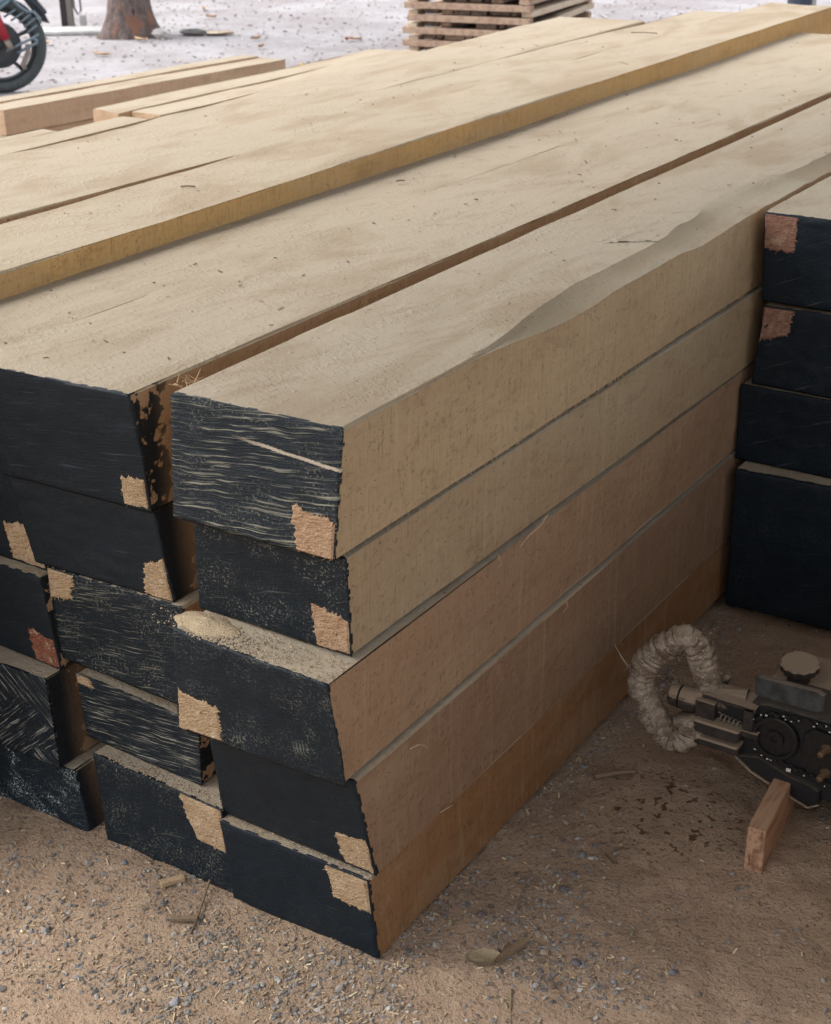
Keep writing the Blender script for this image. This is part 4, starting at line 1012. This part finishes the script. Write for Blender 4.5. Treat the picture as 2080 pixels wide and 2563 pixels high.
# post with bracket
M['postb'] = simple('black_post_paint', (.035, .028, .028), .7); M['postg'] = simple('weathered_post_face', (.21, .185, .165), .8); M['pipe'] = simple('grey_pipe', (.26, .25, .23), .6)
PT = Vector((-8.83, 8.10, 0)); vx = Vector((.835, .55, 0)).normalized(); vy = Vector((-vx.y, vx.x, 0))
post = thing('signpost', 'square post with a black face standing between the motorcycle and the tree', 'post', PT)
mb = MB(); mb.box(PT+Vector((0, 0, 1.0)), (.052, .05, 2.0), (vx, vy, zv)); mb.build('black_face', M['postb'], post, PT)
mb = MB(); mb.box(PT+vx*.052+Vector((0, 0, 1.0)), (.050, .05, 2.0), (vx, vy, zv)); mb.build('bare_face', M['postg'], post, PT)
mb = MB(); mb.tube([PT+vx*.088+Vector((0, 0, .9)), PT+vx*.090+Vector((0, 0, .16)), PT+vx*.115+Vector((0, 0, .10)), PT+vx*.145+Vector((0, 0, .13)), PT+vx*.140+Vector((0, 0, .9))], .010, 8); mb.build('pipe', M['pipe'], post, PT, smooth=True)
mb = MB(); mb.box(PT+vx*.155+Vector((0, 0, .052)), (.05, .06, .085), (vx, vy, zv)); mb.build('pipe_foot', M['rock'], post, PT)
mb = MB(); mb.box((-8.45, 7.92, .012), (.78, .34, .03), (vx, vy, zv), .006); M['pslab'] = simple('pale_concrete', (.50, .49, .48), .9, bs=8); tag(mb.build('concrete_slab', M['pslab'], None, (-8.45, 7.92, 0)), 'low pale concrete slab between the motorcycle wheel and the tree', 'slab')
# bluish post at the top right
PS = Vector((-2.93, 9.55, 0)); M['bluep'] = simple('slate_blue_paint', (.045, .055, .085), .6, bs=8)
m2 = thing('roof_post', 'dark slate blue pillar with a pale strip down one edge beyond the beams', 'pillar', PS)
mb = MB(); mb.lathe(PS, (0, 0, 1), [(0, .087), (3.55, .087)], 20); mb.build('pillar', M['bluep'], m2, PS, smooth=False)
mb = MB(); mb.box(PS+Vector((.835, .55, 0))*.098+Vector((0, 0, 1.77)), (.032, .05, 3.54), (vx, vy, zv)); mb.build('pale_strip', M['pslab'], m2, PS)

# leaves and pebbles in the yard
GL = 'dry leaves scattered on the pale yard'
for i, (x, y, c, lab) in enumerate([(-7.32, 6.97, 'leaf_pale', 'curled pale leaf nearest the tree on its left front'), (-6.83, 8.18, 'leaf_pale', 'small pale leaf beyond the cracked beam, towards the middle of the yard'), (-5.60, 7.17, 'leaf_yellow', 'bright yellow leaf right of the low stack end'), (-5.50, 7.06, 'leaf_red', 'small red leaf just in front of the bright yellow one'),
                                (-6.13, 8.44, 'leaf_red', 'reddish leaf half under a pale one in the middle of the yard'), (-6.09, 8.50, 'leaf_pale', 'pale leaf half over the reddish one in the middle of the yard'), (-5.455, 7.265, 'leaf_brown', 'small brown leaf to the right of the bright yellow one'), (-8.16, 7.23, 'leaf_pale', 'pale leaf between the motorcycle wheel and the tree'),
                                (-4.78, 7.3, 'leaf_brown', 'brown leaf close to the left corner of the stickered stack'), (-8.55, 9.57, 'leaf_pale', 'pale leaf far out in the bright yard, the farthest one'), (-8.09, 9.13, 'leaf_pale', 'pale leaf behind and right of the tree'), (-6.5, 7.84, 'leaf_pale', 'pale leaf behind the end of the cracked beam'), (-7.62, 7.72, 'leaf_pale', 'long pale leaf in front of the pale rock')]):
    leaf(x, y, .10 if i % 3 else .15, .045, .025, i*1.3, c, lab, i, name='dry_leaf', z=.004, group=GL)
sp = []
for _ in range(3000):
    x = rng.uniform(-9.5, -3.0); y = rng.uniform(3.5, 12)
    if y < -x*.5+1: continue
    s_ = rng.uniform(.006, .020); t_ = rng.choice([.6, .85, 1.1, 1.3, 1.5]); sp.append(((x, y, .004), s_*1.6, s_, s_*.4, (.42*t_, .38*t_, .37*t_, 1)))
chips('yard_litter', sp, 'small stones and leaf crumbs strewn over the pale yard', 'litter', M['tint'])

# ------------------------------------------------------------------ motorcycle, rear wheel in view at the left edge
BC = Vector((-6.712, 5.451, 0)); h_ = Vector((-.68, -.73, 0)).normalized(); s2 = Vector((.73, -.68, 0)).normalized()   # forward, side towards camera
WR = .300
def bp(f, s_, z): return BC+h_*f+s2*s_+Vector((0, 0, z))
bike = thing('motorcycle', 'parked motorcycle with a red shock absorber and a barred guard over its rear wheel', 'motorcycle', BC)
M['rubber'] = simple('tyre_rubber', (.075, .088, .09), .75, bs=60); M['rimm'] = simple('wheel_alloy', (.06, .065, .07), .5, .4); M['chrome'] = simple('grey_bars', (.20, .26, .30), .4, .5); M['redm'] = simple('red_paint', (.38, .02, .035), .4); M['bodyb'] = simple('bike_black', (.02, .028, .04), .4); M['blueg'] = simple('bike_blue_grey', (.16, .25, .29), .4); M['gold'] = simple('brushed_metal', (.33, .27, .23), .5, .3)
def ring(mb, c, axis, R1, r, n=48, m=12, sq=1.):
    a = Vector(axis).normalized(); u = a.cross(Vector((0, 0, 1))).normalized(); v = a.cross(u); c = Vector(c); V = []; F = []
    for i in range(n):
        q = 2*math.pi*i/n; d_ = u*math.cos(q)+v*math.sin(q)
        for j in range(m):
            w_ = 2*math.pi*j/m; V.append(c+d_*(R1+r*math.cos(w_))+a*r*sq*math.sin(w_))
    for i in range(n):
        for j in range(m): F.append([i*m+j, i*m+(j+1) % m, ((i+1) % n)*m+(j+1) % m, ((i+1) % n)*m+j])
    mb.add(V, F)
for f in (0, 1.28):
    wh = MB(); ring(wh, bp(f, 0, WR), s2, WR-.037, .037, 56, 12, 1.1); wo = wh.build('wheel', M['rubber'], bike, BC, smooth=True)
    mb = MB(); ring(mb, bp(f, 0, WR), s2, WR-.083, .014, 48, 8, 1.6); 
    mb.lathe(bp(f, -.04, WR), s2, [(0, .04), (.08, .04)], 20)
    for k in range(5):
        a = k*2*math.pi/5+.25; d_ = h_*math.cos(a)+Vector((0, 0, 1))*math.sin(a); mb.tube([bp(f, .0, WR)+d_*.03, bp(f, .01, WR)+d_*.13+h_*.01, bp(f, 0, WR)+d_*.215], [.016, .011, .014], 8)
    mb.build('rim', M['rimm'], wo, BC, smooth=True)
    mb = MB(); mb.lathe(bp(f, .02, WR), s2, [(0, .145 if f == 0 else .07), (.025, .140 if f == 0 else .07), (.04, .09), (.045, .03)], 32); mb.build('brake_drum', M['rimm'], wo, BC)
# barred guard, positions measured behind and above the axle
def wp(px, py, s_=.13): return bp(-(px+5)/401, s_, WR+(113-py)/412)
for a, b_ in (((18, 39), (48, 21)), ((34, 48), (67, 29)), ((55, 55), (84, 34)), ((64, 66), (96, 44)), ((70, 81), (98, 61)), ((82, 94), (99, 84))):
    mb = MB(); mb.tube([wp(*a), wp(*b_)], .0072, 6); mb.build('guard_bar', M['chrome'], bike, BC, smooth=True)
mb = MB(); mb.tube([wp(40, -8), wp(52, 6), wp(60, 14), wp(75, 27), wp(92, 29), wp(105, 46), wp(105, 58)], .010, 8); mb.build('guard_frame', M['chrome'], bike, BC, smooth=True)
mb = MB(); mb.tube([wp(14, 124), wp(48, 108), wp(82, 94), wp(98, 84)], .009, 8); mb.tube([wp(40, 129), wp(92, 106), wp(92, 99), wp(82, 95)], .009, 8); mb.build('foot_guard', M['chrome'], bike, BC, smooth=True)
mb = MB(); mb.tube([wp(-22, -30, .15), wp(2, 48, .15), wp(16, 92, .15)], .030, 12); mb.build('shock_absorber', M['redm'], bike, BC, smooth=True)
mb = MB(); mb.tube([wp(16, 92, .15), wp(27, 118, .15)], .020, 10); mb.tube([wp(68, 112, .05), wp(66, 135, .05), wp(50, 165, .05), wp(55, 176, .05)], .016, 8); mb.build('shock_rod', M['gold'], bike, BC, smooth=True)
mb = MB(); mb.tube([bp(.9, .08, .32), bp(.45, .10, .30), bp(0, .07, WR)], [.03, .028, .02], 10); mb.tube([bp(0, .07, WR), bp(-.02, .10, .33)], .03, 10); mb.build('swing_arm', M['rimm'], bike, BC, smooth=True)
mb = MB()
ol = []
for k in range(13):
    a = R_(30+130*k/12)
    ol.append((math.cos(a)*-1, math.sin(a)))
V = []; F = []
for i, (cx, cz) in enumerate(ol):
    for j, (s_, r) in enumerate(((-.07, .35), (-.06, .375), (.06, .375), (.07, .35), (.05, .345), (-.05, .345))): V.append(bp(-cx*-r*1.0, s_, WR+cz*r))
for i in range(12):
    for j in range(6): F.append([i*6+j, i*6+(j+1) % 6, i*6+6+(j+1) % 6, i*6+6+j])
mb.add(V, F); mb.build('mudguard', M['bodyb'], bike, BC)
mb = MB(); V = [wp(x, y, s_) for x, y in ((62, -12), (98, -12), (128, 63), (106, 56)) for s_ in (-.06, .05)]
mb.add(V, [[0, 2, 4, 6], [1, 7, 5, 3], [0, 1, 3, 2], [2, 3, 5, 4], [4, 5, 7, 6], [6, 7, 1, 0]]); mb.build('mud_flap', M['bodyb'], bike, BC)
for k, dz in enumerate((0, .05, .10)):
    mb = MB(); mb.tube([wp(52, -18-k*10, .14), wp(25, 4-k*12, .15), wp(-3, 22-k*14, .16), wp(-60, 40-k*14, .16)], [.008, .012, .014, .014], 8); mb.build('side_trim', M['blueg'], bike, BC, smooth=True)
mb = MB(); mb.tube([bp(-.30, 0, .92), bp(-.05, 0, .86), bp(.3, 0, .82), bp(.55, 0, .80)], [.05, .11, .13, .10], 14); mb.build('seat', M['bodyb'], bike, BC, smooth=True)
mb = MB(); mb.tube([bp(.50, 0, .80), bp(.70, 0, .88), bp(.95, 0, .86), bp(1.05, 0, .80)], [.09, .15, .13, .05], 14); mb.build('fuel_tank', M['redm'], bike, BC, smooth=True)
mb = MB(); mb.box(bp(.62, 0, .42), (.34, .24, .30), (h_, s2, zv), .04); mb.lathe(bp(.62, .10, .36), s2, [(0, .11), (.06, .10)], 20); mb.build('engine', M['rimm'], bike, BC)
mb = MB(); mb.tube([bp(1.28, .09, .34), bp(1.05, .09, .95)], .02, 8); mb.tube([bp(1.28, -.09, .34), bp(1.05, -.09, .95)], .02, 8); mb.build('fork', M['chrome'], bike, BC, smooth=True)
mb = MB(); mb.tube([bp(.92, .34, 1.04), bp(1.02, .15, 1.02), bp(1.03, -.15, 1.02), bp(.92, -.34, 1.04)], .013, 8); mb.build('handlebar', M['bodyb'], bike, BC, smooth=True)
mb = MB(); mb.lathe(bp(1.10, 0, .90), h_, [(0, .05), (.05, .09), (.10, .085)], 20); mb.build('headlight', M['chrome'], bike, BC)
mb = MB(); mb.tube([bp(.55, .10, .25), bp(.2, .14, .26), bp(.0, -.14, .30)], .028, 10) ; mb.tube([bp(.4, -.10, .2), bp(.45, -.28, .0)], .012, 8); mb.build('side_stand', M['rimm'], bike, BC, smooth=True)

# ------------------------------------------------------------------ shed roof over the stacks
rf = NT('roof_sheet', .6, .3); M['roof'] = rf.out((.12, .11, .10))
def roof_panel(x0, x1, y0, y1, z0, z1):
    mb = MB(); N = 60; V = []; F = []
    for i in range(N+1):
        x = x0+(x1-x0)*i/N; z = z0+(z1-z0)*i/N+.03*math.sin(i*2.1)
        V += [(x, y0, z), (x, y1, z), (x, y0, z+.03), (x, y1, z+.03)]
    for i in range(N):
        a = i*4; F += [[a, a+1, a+5, a+4], [a+2, a+6, a+7, a+3], [a, a+4, a+6, a+2], [a+1, a+3, a+7, a+5]]
    F += [[0, 2, 3, 1], [N*4, N*4+1, N*4+3, N*4+2]]
    mb.add(V, F); return mb
ROOF = (-2.05, 2.2, -1.6, 2.7, 3.05, 3.05)
tag(roof_panel(*ROOF).build('roof', M['roof']), kind='structure')
